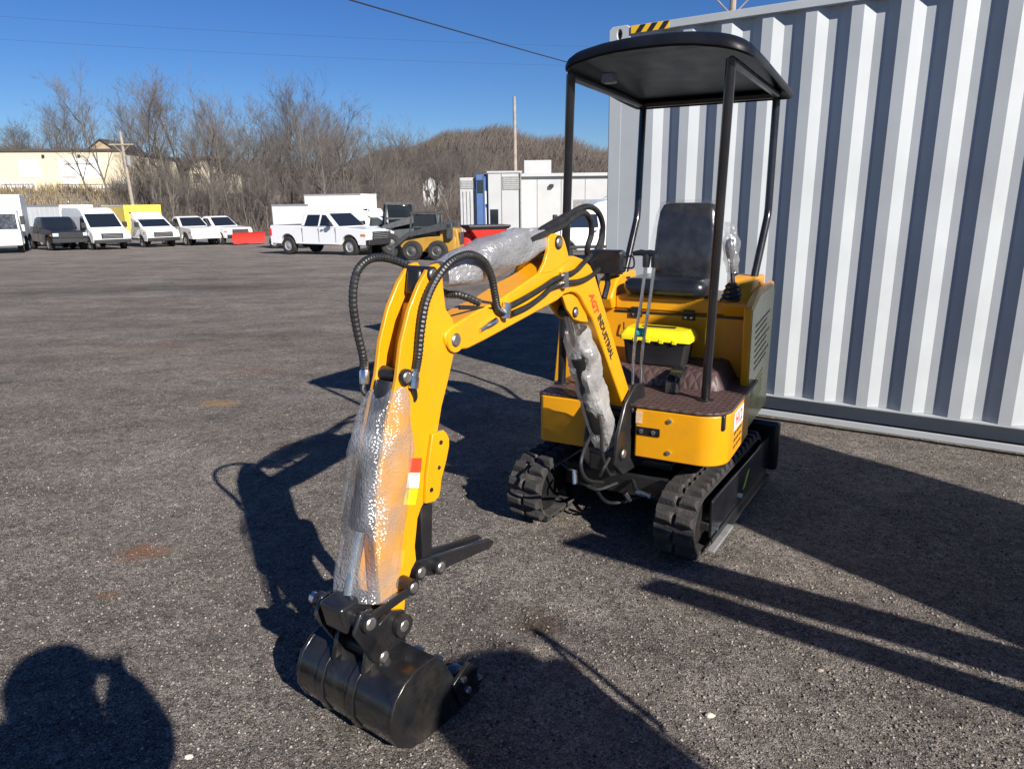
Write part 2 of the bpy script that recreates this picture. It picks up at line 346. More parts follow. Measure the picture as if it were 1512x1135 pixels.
def casting(x0, y0, z0):
    b = MB(); h = .118; l = .178; w = .162; cx, cz = l/2, h/2
    # side face with an oblong hole, plus the block around it
    k = 16; hole = [(cx+.026*cos(a)*(.8), cz+.036*sin(a)) for a in np.linspace(0, 2*pi, k+1)[:-1]]
    rim = []
    for a in np.linspace(0, 2*pi, k+1)[:-1]:
        t = 1/max(abs(cos(a))/cx, abs(sin(a))/cz); rim.append((cx+t*cos(a), cz+t*sin(a)))
    b.loft([[(x0+p, y0+w, z0+q) for p, q in rim], [(x0+p, y0, z0+q) for p, q in rim], [(x0+p, y0, z0+q) for p, q in hole], [(x0+p, y0+.03, z0+q) for p, q in hole], [(x0+cx+(p-cx)*1.6, y0+.035, z0+cz+(q-cz)*1.3) for p, q in hole], [(x0+cx+(p-cx)*1.6, y0+.1, z0+cz+(q-cz)*1.3) for p, q in hole]])
    return b.build('corner_casting', CP, cont, .004)
for x0 in (0, LEN-.178):
    for zz in (ZB-.012, HT-.118+.006): casting(x0, -.006, zz)
# back side, ends and roof
MB().box(.11, LEN-.11, WID-.05, WID-.02, ZB+.15, HT-.05).build('back_wall', CP, cont)
for x0 in (.02, LEN-.05): MB().box(x0, x0+.03, .12, WID-.05, ZB+.12, HT-.05).build('end_wall', CP, cont)
MB().box(.02, LEN-.02, .05, WID-.02, HT-.03, HT-.012).build('roof', CP, cont)
MB().box(.02, LEN-.02, .155, WID-.02, ZB+.12, ZB+.15).build('floor', CP, cont)
# hazard stripes on the rail end
HY = mat('hazard_yellow', (.80, .46, .02), .5, var=.06); HB = mat('hazard_black', (.015, .015, .018), .5)
hz0, hz1, x = HT-.060, HT-.007, .186
st = MB().box(x, x+.30, -.0145, -.0125, hz0, hz1).build('hazard_decal', HY, cont)
for i in range(3):
    a = x+.035+i*.092
    MB().prism([(a, -.0165, hz0+.001), (a+.045, -.0165, hz0+.001), (a+.085, -.0165, hz1-.001), (a+.040, -.0165, hz1-.001)], [(a, -.0148, hz0+.001), (a+.045, -.0148, hz0+.001), (a+.085, -.0148, hz1-.001), (a+.040, -.0148, hz1-.001)]).build('hazard_stripe', HB, st)

# ================================================================== MINI EXCAVATOR
fwd = np.array([-.48, -.877, 0]); fwd /= np.linalg.norm(fwd); lef = np.array([-fwd[1], fwd[0], 0]); OO = np.array([.684, 3.69, 0])
BA = rad(36); BD = np.array([-sin(BA), -cos(BA), 0]); BN = np.array([-BD[1], BD[0], 0]); BC = OO+fwd*.55
def bp(q, n):
    """photo pixel -> (s, z) on the boom's own vertical plane, n metres to its left side"""
    B = BC+BN*n; p = onplane(q[0], q[1], B, BN); return (p-B)@BD, p[2]
cb, sb = float(BD@fwd), float(BD@lef)
def bl(s, n, z): return Vector((.55+s*cb-n*sb, s*sb+n*cb, z))     # boom frame -> machine frame
def bpx(q, n):
    s, z = bp(q, n); return bl(s, n, z)
EX = thing('mini_excavator', 'yellow mini excavator with black canopy standing in front of the grey container', 'excavator', tuple(OO), math.atan2(fwd[1], fwd[0]))

def bplate(name, poly, n0, n1, m, parent, bevel=.004, label=None):
    return MB().prism([bl(s, n0, z) for s, z in poly], [bl(s, n1, z) for s, z in poly]).build(name, m, parent, bevel, label=label)
def bpin(s, z, n0, n1, r, parent, m=PIN, name='pin'):
    if r > .012:
        MB().lathe([(0, r), (0, r*1.42), (n1-n0-.012, r*1.42), (n1-n0-.010, r)], bl(s, n0+.0055, z), bl(s, 1, z)-bl(s, 0, z), 18).build('washer', BLK, parent)
    return MB().lathe([(0, r*.8), (.004, r), (n1-n0-.004, r), (n1-n0, r*.8)], bl(s, n0, z), bl(s, 1, z)-bl(s, 0, z), 16).build(name, m, parent)
def arcpts(c, r, a0, a1, k): return [(c[0]+r*cos(a), c[1]+r*sin(a)) for a in np.linspace(a0, a1, k)]
PXB = lambda L, n=.06: [bp(q, n) for q in L]

# ---- undercarriage
for yy in (.393, -.397):
    path = []; R = .130; x0, x1 = -.47, .47; zc = .176
    for a in np.linspace(pi/2, -pi/2, 13): path.append((x1+R*cos(a), zc+R*sin(a), a))
    for a in np.linspace(-pi/2, -3*pi/2, 13): path.append((x0+R*cos(a), zc+R*sin(a), a))
    w = .095
    b = MB(); rings = []
    for i, (x, z, a) in enumerate(path):
        nx_, nz_ = cos(a), sin(a)
        rings.append([(x, yy-w, z), (x+nx_*.014, yy-w, z+nz_*.014), (x+nx_*.014, yy+w, z+nz_*.014), (x, yy+w, z)])
    rings.append(rings[0]); b.loft(rings, cap=False)
    tr = b.build('track', RUB, EX, label='dusty rubber crawler track')
    # lugs, one object each
    segs = []; P2 = [(p[0], p[1]) for p in path]+[(path[0][0], path[0][1])]; per = 0
    for i in range(len(P2)-1):
        d = math.dist(P2[i], P2[i+1]); segs.append((per, d, P2[i], P2[i+1])); per += d
    lm = MB()
    lm.loft([[(-.030, -.043, 0), (.028, -.043, 0), (.030, .042, 0), (-.028, .042, 0)], [(-.022, -.041, .024), (.016, -.041, .026), (.026, .036, .026), (-.016, .036, .024)], [(-.014, -.034, .031), (.008, -.034, .032), (.017, .030, .032), (-.008, .030, .031)]])
    lmesh = lm.mesh('lug', RUB); nrow = 36
    for i in range(nrow):
        t = per*i/nrow
        for s0, d, A, B in segs:
            if s0 <= t <= s0+d:
                f = (t-s0)/d; x = A[0]+(B[0]-A[0])*f; z = A[1]+(B[1]-A[1])*f; tx, tz = (B[0]-A[0])/d, (B[1]-A[1])/d; break
        nx_, nz_ = -tz, tx
        if (x*nx_+(z-zc)*nz_) < 0: nx_, nz_ = -nx_, -nz_
        for side in (-1, 1):
            tv = Vector((tx, 0, tz)); nv = Vector((nx_, 0, nz_)); yv = nv.cross(tv)
            o = bpy.data.objects.new('lug', lmesh); COL.objects.link(o); o.parent = tr
            M4 = Matrix.Identity(4)
            for r_ in range(3): M4[r_][0] = tv[r_]; M4[r_][1] = yv[r_]*side*(1 if yv.y > 0 else -1); M4[r_][2] = nv[r_]
            M4 = M4 if M4.to_3x3().determinant() > 0 else M4 @ Matrix.Scale(-1, 4, (1, 0, 0))
            M4.translation = Vector((x+nx_*.012, yy+side*.050, z+nz_*.012)); o.matrix_local = M4
    MB().box(-.42, .42, yy-.06, yy+.06, .10, .25).build('track_frame', BLK, EX, .02)
    for xx in (x0, x1):
        MB().lathe([(-.07, .05), (-.07, .105), (-.05, .118), (.05, .118), (.07, .105), (.07, .05)], (xx, yy, zc), (0, 1, 0), 24).build('idler_wheel', BLK, EX)
    for xx in (-.22, 0, .22):
        MB().lathe([(-.06, .02), (-.06, .055), (.06, .055), (.06, .02)], (xx, yy, .104), (0, 1, 0), 16).build('track_roller', BLK, EX)
# outer guard of the left track
gd = MB().box(-.64, .44, .503, .517, .10, .285)
go = gd.build('track_guard', BLKG, EX, .004)
MB().box(.18, .50, .518, .552, .055, .07).build('step_bar', GREY, go, .003)
MB().box(-.60, .178, .518, .545, .055, .07).build('step_bar', BLK, go, .003)
MB().box(-.60, .44, .518, .524, .07, .10).build('step_bar', BLK, go, .002)
for xx in (-.5, .40): MB().box(xx, xx+.04, .42, .502, .13, .17).build('guard_bracket', BLK, go, .004)
MB().prism([(-.13, .5185, .15), (-.09, .5185, .15), (-.17, .5185, .225), (-.21, .5185, .23)], [(-.13, .5173, .15), (-.09, .5173, .15), (-.17, .5173, .225), (-.21, .5173, .23)]).build('lime_sticker', LIME, go)
for xx, zz in ((.38, .13), (-.05, .13)): MB().lathe([(0, .014), (.012, .014), (.014, .009)], (xx, .517, zz), (0, 1, 0), 6).build('bolt', CHR, go)
car = MB().box(-.36, .34, -.31, .31, .17, .30); car.box(-.25, .25, -.25, .25, .30, .36)
car.build('carbody', BLK, EX, .015)
MB().lathe([(0, .27), (.0, .30), (.05, .30), (.05, .27)], (0, .03, .36), (0, 0, 1), 32).build('slew_ring', BLK, EX)
MB().box(-.74, -.68, -.50, .56, .06, .36).build('dozer_blade', BLK, EX, .02)
for yy in (-.25, .25): MB().box(-.69, -.3, yy-.03, yy+.03, .2, .26).build('blade_arm', BLK, EX, .01)
# exposed front hydraulic lines with plated fittings
for P_, r_ in ((((.36, .10, .27), (.45, .16, .25), (.47, .24, .25), (.43, .30, .27)), .011), (((.36, -.12, .30), (.46, -.18, .31), (.44, -.26, .33)), .010), (((.36, .02, .24), (.44, -.06, .22), (.42, -.16, .24)), .009), (((.38, -.1, .2), (.46, .02, .17), (.38, .16, .2)), .009)):
    MB().tube(cat(P_), r_, 8).build('hydraulic_hose', HOSE, EX)
for P0, P1 in (((.45, .155, .25), (.472, .235, .25)), ((.455, -.175, .31), (.47, -.165, .24)), ((.47, .10, .245), (.455, .12, .20))):
    MB().cyl(P0, P1, .014, 10).build('hose_fitting', CHR, EX)

UR = Matrix.Translation((.6, 0, 0)) @ Matrix.Rotation(rad(-3.8), 4, 'Z') @ Matrix.Translation((-.6, 0, 0))
for o in list(EX.children):
    if o.name.split('.')[0] in ('track', 'track_frame', 'idler_wheel', 'track_roller', 'track_guard', 'carbody', 'dozer_blade', 'blade_arm'): o.matrix_local = UR @ o.matrix_local

# ---- revolving frame and body
MB().box(-.72, .30, -.40, .50, .41, .45).build('deck_plate', BLK, EX, .008)
def rounded_front(y0, y1, z0, z1, xf, rad_l, rad_r, xb):
    pts = [(xb, y0)]
    pts += [(xf-rad_r+rad_r*cos(a), y0+rad_r-rad_r*sin(a)) for a in np.linspace(pi/2, 0, 8)] if rad_r else [(xf, y0)]
    pts += [(xf-rad_l+rad_l*cos(a), y1-rad_l+rad_l*sin(a)) for a in np.linspace(0, pi/2, 10)] if rad_l else [(xf, y1)]
    pts += [(xb, y1)]
    return MB().prism([(x, y, z0) for x, y in pts], [(x, y, z1) for x, y in pts])
fpn = rounded_front(.13, .555, .43, .672, .445, .13, .012, -.12).build('front_skirt', YEL, EX, .006)
fpr = rounded_front(-.385, -.115, .43, .672, .435, .012, .03, -.12).build('front_skirt', YEL, EX, .006)
for zz in (.63, .475): MB().lathe([(0, .011), (.008, .011), (.01, .006)], (.445, .30, zz), (1, 0, 0), 6).build('bolt', CHR, fpn)
# slotted black bracket with two plated bolts
lb = MB().box(.446, .452, .135, .255, .545, .585).build('latch_plate', BLKG, fpn, .003)
for yy in (.165, .225): MB().lathe([(0, .011), (.006, .011), (.007, .007)], (.452, yy, .565), (1, 0, 0), 8).build('bolt', CHR, lb)
MB().box(.446, .449, .136, .165, .60, .66).build('warning_label', mat('label_tan', (.55, .42, .28), .5, var=.2, scale=60), fpn)
# decal and vent slots on the left flank of the skirt
dc = MB().box(.06, .27, .5565, .5575, .565, .655).build('model_decal', WHT, fpn, label='white model number decal')
text_obj('model_text', 'H12', .085, RED, dc, frame((.165, .5579, .61), (-1, 0, 0), (0, 0, 1)), xs=1.0)
for r_ in range(3):
    for c_ in range(3):
        xx = .25-c_*.062; zz = .54-r_*.034
        MB().prism([(xx, .5565, zz), (xx-.042, .5565, zz+.004), (xx-.042, .5565, zz+.014), (xx, .5565, zz+.010)], [(xx, .5572, zz), (xx-.042, .5572, zz+.004), (xx-.042, .5572, zz+.014), (xx, .5572, zz+.010)]).build('vent_slot', INK, fpn)
# floor with quilted brown mat
fl = MB().box(-.30, .40, -.40, .54, .60, .674).build('floor_plate', BLK, EX, .006)
def quilt():
    m, n, b = newmat('quilted_mat'); L = n.links.new; tc = N(n, 'ShaderNodeTexCoord')
    mp = N(n, 'ShaderNodeMapping'); mp.inputs['Rotation'].default_value = (0, 0, pi/4); L(tc.outputs['Object'], mp.inputs['Vector'])
    sp = N(n, 'ShaderNodeSeparateXYZ'); L(mp.outputs[0], sp.inputs[0]); o = None
    for ax in (0, 1):
        mu = N(n, 'ShaderNodeMath', operation='MULTIPLY'); mu.inputs[1].default_value = 80; L(sp.outputs[ax], mu.inputs[0])
        si = N(n, 'ShaderNodeMath', operation='SINE'); L(mu.outputs[0], si.inputs[0]); ab = N(n, 'ShaderNodeMath', operation='ABSOLUTE'); L(si.outputs[0], ab.inputs[0])
        if o is None: o = ab.outputs[0]
        else:
            mi = N(n, 'ShaderNodeMath', operation='MINIMUM'); L(o, mi.inputs[0]); L(ab.outputs[0], mi.inputs[1]); o = mi.outputs[0]
    nz = N(n, 'ShaderNodeTexNoise'); nz.inputs['Scale'].default_value = 9; nz.inputs['Detail'].default_value = 6; L(tc.outputs['Object'], nz.inputs['Vector'])
    cr = N(n, 'ShaderNodeMix', data_type='RGBA'); cr.inputs[6].default_value = (.048, .024, .024, 1); cr.inputs[7].default_value = (.10, .065, .058, 1); L(nz.outputs['Fac'], cr.inputs[0]); L(cr.outputs[2], b.inputs['Base Color'])
    bu = N(n, 'ShaderNodeBump'); bu.inputs['Strength'].default_value = .7; bu.inputs['Distance'].default_value = .006; L(o, bu.inputs['Height']); L(bu.outputs[0], b.inputs['Normal']); b.inputs['Roughness'].default_value = .5
    return m
QM = quilt()
fm = rounded_front(.10, .56, .676, .69, .45, .13, .012, -.298); fm.box(-.298, .435, -.385, .098, .676, .688)
fmo = fm.build('floor_mat', QM, EX, .003)
hump = []
for x_, z_ in ((.05, .69), (.03, .73), (.0, .765), (-.05, .778), (-.296, .78)):
    hump.append([(x_, y_, z_+dz) for y_, dz in ((-.16, -.09), (-.16, -.004), (.05, 0), (.30, .0), (.36, .012), (.40, .0), (.43, -.05), (.45, -.09))])
MB().loft(hump).build('mat_hump', QM, fmo)
# seat base / engine hood
body = MB().box(-.76, -.30, -.36, .49, .45, 1.02); body.build('engine_cover', YEL, EX, .012)
MB().box(-.305, -.296, -.26, .48, 1.005, 1.018).build('hood_seam', BLK, EX)
lid = MB().box(-.76, -.302, -.26, .49, 1.022, 1.10).build('hood_lid', YEL, EX, .01)
for yy in (-.13, .17):
    h = MB().box(-.302, -.288, yy-.035, yy+.035, .985, 1.012).box(-.302, -.290, yy-.03, yy+.03, 1.014, 1.04); ho = h.build('hinge', BLK, EX, .002)
    for dy in (-.016, .016): MB().lathe([(0, .007), (.004, .007), (.005, .003)], (-.288, yy+dy, .998), (1, 0, 0), 8).build('bolt', CHR, ho)
MB().tube(cat([(-.285, -.20, .95), (-.275, -.19, .90), (-.28, -.15, .905), (-.285, -.13, .925)]), .004, 6).build('latch_wire', BLK, EX)
MB().lathe([(0, .012), (.01, .012), (.012, .006)], (-.30, -.13, .925), (1, 0, 0), 12).build('hood_lock', PIN, EX)
# left side panel with wing
poly = [(-.78, .43), (-.20, .43), (-.135, .67), (-.10, 1.10), (-.30, 1.16), (-.74, 1.17), (-.78, 1.12)]
sp = MB().prism([(x, .495, z) for x, z in poly], [(x, .535, z) for x, z in poly]).build('side_panel', YEL, EX, .008)
OLV = mat('side_print_film', (.42, .36, .10), .35, var=.25, scale=6, coat=.4, bump=.1, bscale=12)
pf = [(-.765, .44), (-.215, .44), (-.15, .67), (-.12, 1.08), (-.31, 1.14), (-.73, 1.15), (-.765, 1.11)]
dec = MB().prism([(x, .5362, z) for x, z in pf], [(x, .537, z) for x, z in pf]).build('side_print', OLV, sp, label='printed side panel under protective film')
for i in range(8):
    z_ = .98-i*.034; a = -.23-.006*i; w_ = .34 if i % 3 else .42
    MB().prism([(a, .5375, z_), (a-w_, .5375, z_+.03), (a-w_, .5375, z_+.042), (a, .5375, z_+.012)], [(a, .538, z_), (a-w_, .538, z_+.03), (a-w_, .538, z_+.042), (a, .538, z_+.012)]).build('print_line', INK, dec)
for i in range(5):
    z_ = .66-i*.03; a = -.27
    MB().prism([(a, .5375, z_), (a-.28, .5375, z_+.03), (a-.28, .5375, z_+.045), (a, .5375, z_+.014)], [(a, .538, z_), (a-.28, .538, z_+.03), (a-.28, .538, z_+.045), (a, .538, z_+.014)]).build('print_line', mat('print_lime', (.45, .45, .02), .4) if i == 0 else bpy.data.materials['print_lime'], dec)
# left and right consoles beside the seat
for yc, hw in ((.425, .07), (-.315, .055)):
    pl = [(-.66, 1.022), (-.27, 1.022), (-.24, 1.09), (-.33, 1.19), (-.42, 1.215), (-.66, 1.215)]
    MB().prism([(x, yc-hw, z) for x, z in pl], [(x, yc+hw, z) for x, z in pl]).build('console', YEL, EX, .012)
# right tank and wing
pr_ = [(-.555, .45), (-.39, .45), (-.40, .98), (-.43, 1.02), (-.50, 1.02)]
MB().prism([(-.06, y, z) for y, z in pr_], [(-.60, y, z) for y, z in pr_]).build('right_tank', YEL, EX, .01)
MB().box(-.87, -.762, -.34, .47, .40, .98).build('counterweight', BLK, EX, .04)

# ---- seat
st_ = MB(); cr_ = []
def rrect(cx, cy, hx, hy, r, k=5):
    out = []
    for sx, sy, a0 in ((1, 1, 0), (-1, 1, pi/2), (-1, -1, pi), (1, -1, 3*pi/2)):
        out += [(cx+sx*(hx-r)+r*cos(a0+t), cy+sy*(hy-r)+r*sin(a0+t)) for t in np.linspace(0, pi/2, k)]
    return out
cush = MB()
cush.loft([[(x, y, z) for x, y in rrect(-.46, .02, .20*sx, .235*sx, .06)] for z, sx in ((1.10, .86), (1.115, .97), (1.15, 1), (1.18, .98), (1.198, .90), (1.203, .7))])
seat = cush.build('seat_cushion', VINYL, EX, ang=60)
back = MB(); rings = []
for t, th, hw in ((0, .04, .165), (.03, .052, .18), (.15, .055, .185), (.3, .05, .178), (.38, .045, .168), (.42, .03, .15), (.432, .012, .12)):
    x_ = -.62-.10*t; z_ = 1.185+t*.98
    rings.append([(x_+a, y, z_) for a, y in rrect(0, .045, th, hw, min(th*.9, .045))])
back.loft(rings).build('seat_back', VINYL, EX, ang=60)
# loose clear cover over seat and lever
cov = MB(); rings = []; random.seed(8)
for t, th, hw in ((-.02, .06, .19), (.08, .066, .2), (.18, .07, .205), (.28, .066, .2), (.36, .058, .186), (.43, .04, .165), (.445, .012, .13)):
    x_ = -.62-.10*t; z_ = 1.19+t*.98
    rings.append([(x_+a+random.uniform(-.006, .006), y+random.uniform(-.008, .008), z_) for a, y in rrect(0, .045, th, hw, min(th*.9, .05))])
cov.loft(rings).build('seat_cover_film', CLEAR, EX, ang=80, label='clear plastic cover over the seat back')
# ---- control lever on left console with boot, knob and film
boot = MB().lathe([(0, .062), (.012, .064), (.024, .052), (.034, .056), (.046, .043), (.058, .047), (.07, .034), (.082, .038), (.10, .02)], (-.30, .395, 1.10), (-.05, -.06, 1), 20)
boot.build('lever_boot', VINYL, EX)
MB().cyl((-.30, .395, 1.19), (-.315, .372, 1.33), .012, 10, .009).build('control_lever', BLK, EX)
MB().lathe([(0, .016), (.03, .024), (.07, .026), (.10, .018), (.108, .006)], (-.315, .372, 1.32), (-.1, -.15, 1), 14).build('lever_knob', VINYL, EX)
lf = MB(); rings = []
for i in range(9):
    t = i/8; r_ = .026+.016*sin(pi*t)+random.uniform(-.004, .004)
    rings.append([(-.31-.012*t+r_*cos(a)*(1+random.uniform(-.15, .15)), .385-.03*t+r_*sin(a)*(1+random.uniform(-.15, .15)), 1.25+.26*t) for a in np.linspace(0, 2*pi, 13)[:-1]])
lf.loft(rings).build('lever_film', LEVF, EX, ang=80)
boot2 = MB().lathe([(0, .055), (.012, .056), (.03, .046), (.05, .04), (.07, .03), (.09, .02)], (-.34, -.29, 1.215), (0, 0, 1), 20); boot2.build('lever_boot', VINYL, EX)
# ---- travel levers
for dy in (-.022, .022):
    tl = MB().tube(cat([(.105, .020+dy, .69), (.10, .022+dy, .90), (.09, .048+dy, 1.15), (.085, .062+dy, 1.33)]), .0085, 10).build('travel_lever', CHR, EX)
    hd = MB(); hd.tube([(.085, .062+dy, 1.30), (.083, .064+dy, 1.345), (.082, .065+dy, 1.365)], [.017, .021, .02], 10)
    hd.tube([(.082, .074+dy, 1.365), (.086, .035+dy, 1.372), (.088, -.005+dy, 1.366)], [.017, .016, .012], 10); hd.build('lever_grip', VINYL, tl)
MB().lathe([(-.018, .02), (-.016, .024), (.016, .024), (.018, .02)], (.098, .03, .97), (0, 1, .02), 10).build('tie_band', TEAL, EX)
MB().tube(cat([(.05, .20, .69), (.06, .20, .73), (.10, .23, .765), (.17, .25, .75), (.20, .255, .70)]), .013, 8).build('foot_pedal', BLK, EX)
ped = [(.02, .80), (.10, .79), (.17, .75), (.19, .69), (.16, .69), (.12, .735), (.02, .76)]
MB().prism([(x, .19, z) for x, z in ped], [(x, .26, z) for x, z in ped]).build('foot_pedal', BLKG, EX, .006)

# ---- canopy
posts = [[(.225, .405, .69), (.426, .475, 2.175)], [(.225, -.355, .69), (.421, -.23, 2.175)],
         [(-.50, .46, 1.18), (-.74, .472, 1.54), (-.738, .471, 2.175)], [(-.50, -.285, 1.18), (-.70, -.28, 1.53), (-.742, -.279, 2.175)]]
for p in posts:
    b = MB()
    if len(p) == 3:
        a, k_, c = map(Vector, p); pts = [a, k_+(a-k_)*.1, k_+(a-k_)*.03+(c-k_)*.01, k_+(c-k_)*.06, c]
    else: pts = [Vector(p[0]), Vector(p[1])]
    po = b.tube(pts, .021, 14).build('canopy_post', BLKG, EX)
    MB().lathe([(0, .04), (.008, .04), (.01, .03)], (p[0][0], p[0][1], p[0][2]-.002), (0, 0, 1), 16).build('post_foot', BLK, po)
# roof: domed shell with rolled rim
def canopy():
    b = MB(); ol = []
    def edge(k):
        # rounded trapezoid, front bows forward
        c = [(.49, -.255, .10), (-.80, -.335, .06), (-.80, .555, .06), (.52, .565, .13)]
        out = []
        n = len(c)
        for i in range(n):
            p0, p1, p2 = Vector(c[i-1][:2]), Vector(c[i][:2]), Vector(c[(i+1) % n][:2]); r = c[i][2]
            a = p1+(p0-p1).normalized()*r; d = p1+(p2-p1).normalized()*r
            for t in np.linspace(0, 1, 7): out.append(a*(1-t)**2+p1*2*t*(1-t)+d*t*t)
            for t in np.linspace(0, 1, 8)[1:-1]:
                q = p1+(p2-p1).normalized()*r; e2 = p2+(p1-p2).normalized()*c[(i+1) % n][2]; w = q.lerp(e2, t)
                if i == 3: w = w+Vector((.035*sin(pi*t), 0))
                out.append(w)
        return out
    E = edge(0); C0 = Vector((-.14, .13))
    def ring(sc, z, dome=0):
        out = []
        for p in E:
            q = C0+(p-C0)*sc; t_ = min(1, abs(q.y-.13)/.45); out.append((q.x, q.y, z+.066*(1-t_**3)*sst(-.85, .35, q.x)*max(0, min(1, (sc-.2)/.8+.35))-.012*sst(.2, -.8, q.x)))
        return out
    b.loft([ring(.6, 2.21), ring(.86, 2.20), ring(.955, 2.175), ring(.985, 2.160), ring(1, 2.168), ring(1.0, 2.182), ring(.985, 2.200), ring(.95, 2.214), ring(.88, 2.226), ring(.75, 2.236), ring(.5, 2.246), ring(.2, 2.256)])
    return b
cr = canopy().build('canopy_roof', mat('canopy_black', (.007, .008, .011), .42, var=.2, spec=.22, bump=.05), EX, ang=50)
for x0_, y0_, x1_, y1_ in ((.42, .475, -.73, .475), (.42, -.235, -.73, -.285), (-.72, -.28, -.72, .47)):
    MB().cyl((x0_, y0_, 2.168), (x1_, y1_, 2.168), .018, 10).build('canopy_rail', BLK, cr)
MB().box(.28, .34, -.12, -.06, 2.14, 2.185).build('canopy_lamp', mat('canopy_lamp_grey', (.2, .2, .2), .4), cr, .008)

# ---- swing bracket, boom
swp = [(-.26, .76), (-.17, .775), (-.07, .70), (.0, .56), (.02, .42), (-.06, .345), (-.38, .345), (-.42, .45), (-.33, .56)]
sw = bplate('swing_bracket', swp, .072, .092, BLK, EX, .006)
bplate('bracket_cheek', swp, -.092, -.072, BLK, sw, .006)
bplate('bracket_core', [(-.40, .36), (-.02, .36), (-.02, .44), (-.40, .47)], -.071, .071, BLK, sw, .006)
MB().cyl(bl(-.33, 0, .32), bl(-.33, 0, .66), .06, 20).build('swing_post', BLK, sw)
for s_, z_ in ((-.145, .665), (-.045, .46)): bpin(s_, z_, -.105, .105, .022, sw)
boom_px = [(656, 499), (659, 510), (670, 517), (691, 515), (717, 502), (823, 444), (834, 434.5), (844, 431.5), (851, 433), (857, 438), (865, 453), (875, 470), (921, 600), (926, 603), (935, 590), (932, 584), (917, 536), (896, 464), (879, 407), (872, 392), (862, 383), (849, 378), (836, 379), (812, 392), (795, 404), (735, 445), (712, 455), (690, 468), (668, 482), (658, 491)]
bpoly = PXB(boom_px)
boom = bplate('boom', bpoly, -.058, .06, YEL, EX, .006)
ear = PXB([(840, 385), (838.5, 374), (834, 357), (831, 350), (827, 347), (821, 345), (815, 345.5), (811, 349), (809, 356), (809, 370), (804, 388), (796, 404), (815, 402)])
for n0, n1 in ((.046, .0615), (-.060, -.045)): bplate('cylinder_ear', ear, n0, n1, YEL, boom, .003)
es, ez = bp((824, 358), .06)
bpin(es, ez, -.07, .071, .019, boom)
# raised edge strip under the hoses
gus = PXB([(832, 437), (838, 456), (848, 471), (858, 475), (870, 476), (864, 452), (856, 438), (845, 432)], .045)
for n0, n1 in ((.028, .042), (-.042, -.028)): bplate('cylinder_lug', gus, n0, n1, YEL, boom, .003)
gs, gz = bp((850, 461), .045); bpin(gs, gz, -.05, .052, .016, boom)
ps, pz = bp((672, 502), .06); bpin(ps, pz, -.068, .07, .021, boom)
MB().lathe([(0, .042), (.005, .040)], bl(ps, .06, pz), bl(ps, 1, pz)-bl(ps, 0, pz), 24).build('pivot_boss', YEL, boom)
# little plated grease block on the boom side
A, B = bpx((708, 488), .064), bpx((733, 473), .064)
MB().tube([A, A.lerp(B, .45), A.lerp(B, .5), B], [.008, .008, .011, .011], 8).build('grease_line', CHR, boom)
# boom side print
def side_print(name, s, p0, p1, size, m, sh=0, xs=1):
    a, b_ = bpx(p0, .0604), bpx(p1, .0604); d = (b_-a); nvec = bl(0, 1, 0)-bl(0, 0, 0); y = nvec.cross(d.normalized())
    return text_obj(name, s, size, m, boom, frame(a.lerp(b_, .5), d, y), shear=sh, xs=xs)
side_print('brand_print', 'AGT', (872.5, 434), (880.5, 461), .052, RED, .25, 1.0)
side_print('maker_print', 'INDUSTRIAL', (884, 466), (904, 528), .046, INK, 0, .98)
# boom cylinder wrapped in crumpled film
c0 = bl(gs, 0, gz); c1 = bl(-.045, 0, .44)
MB().cyl(c0, c0.lerp(c1, .32), .016, 14).build('boom_cylinder_rod', CHR, EX)
MB().lathe([(0, .02), (.0, .036), (.5*(c1-c0).length, .036), (.5*(c1-c0).length+.03, .03)], c0.lerp(c1, .28), c1-c0, 18).build('boom_cylinder', BLK, EX)
def wrap(name, path, radii, m, label, seed, amp=.12, k=22, sub=7, parent=EX):
    random.seed(seed); pts = cat(path, sub); n = len(pts); b = MB(); rings = []; rn = np.random.default_rng(seed)
    ph = rn.random(12)*6.28
    for i, p in enumerate(pts):
        t = i/(n-1); rx = np.interp(t, np.linspace(0, 1, len(radii)), [r[0] for r in radii]); ry = np.interp(t, np.linspace(0, 1, len(radii)), [r[1] for r in radii])
        T = (pts[min(i+1, n-1)]-pts[max(i-1, 0)]).normalized(); nv = (bl(0, 1, 0)-bl(0, 0, 0)); nv = (nv-T*nv.dot(T)).normalized(); sv_ = nv.cross(T)
        ring = []
        for j in range(k):
            a = 2*pi*j/k
            w_ = 1+amp*(.45*sin(3*a+9*t+ph[0])+.35*sin(5*a-14*t+ph[1])+.3*sin(2*a+23*t+ph[2])+.25*sin(8*a+17*t+ph[3]))+random.uniform(-amp, amp)*.28
            c_, s_ = cos(a), sin(a); e = .75
            cx = math.copysign(abs(c_)**e, c_); cy = math.copysign(abs(s_)**e, s_)
            ring.append(p+sv_*(cx*rx*w_)+nv*(cy*ry*w_))
        rings.append(ring)
    b.loft(rings, cap=False); return b.build(name, m, parent, ang=55, label=label)
P0 = bpx((856, 486), .0); 
wrap('plastic_wrap', [bpx((851, 486), .0), bpx((860, 520), .0), bpx((868, 560), .0), bpx((882, 605), .0), bpx((896, 655), .0)], [(.045, .045), (.062, .066), (.056, .058), (.06, .06), (.05, .05)], CRUMP, 'crumpled whitish plastic wound round the boom cylinder', 3, .2, 26, 9)
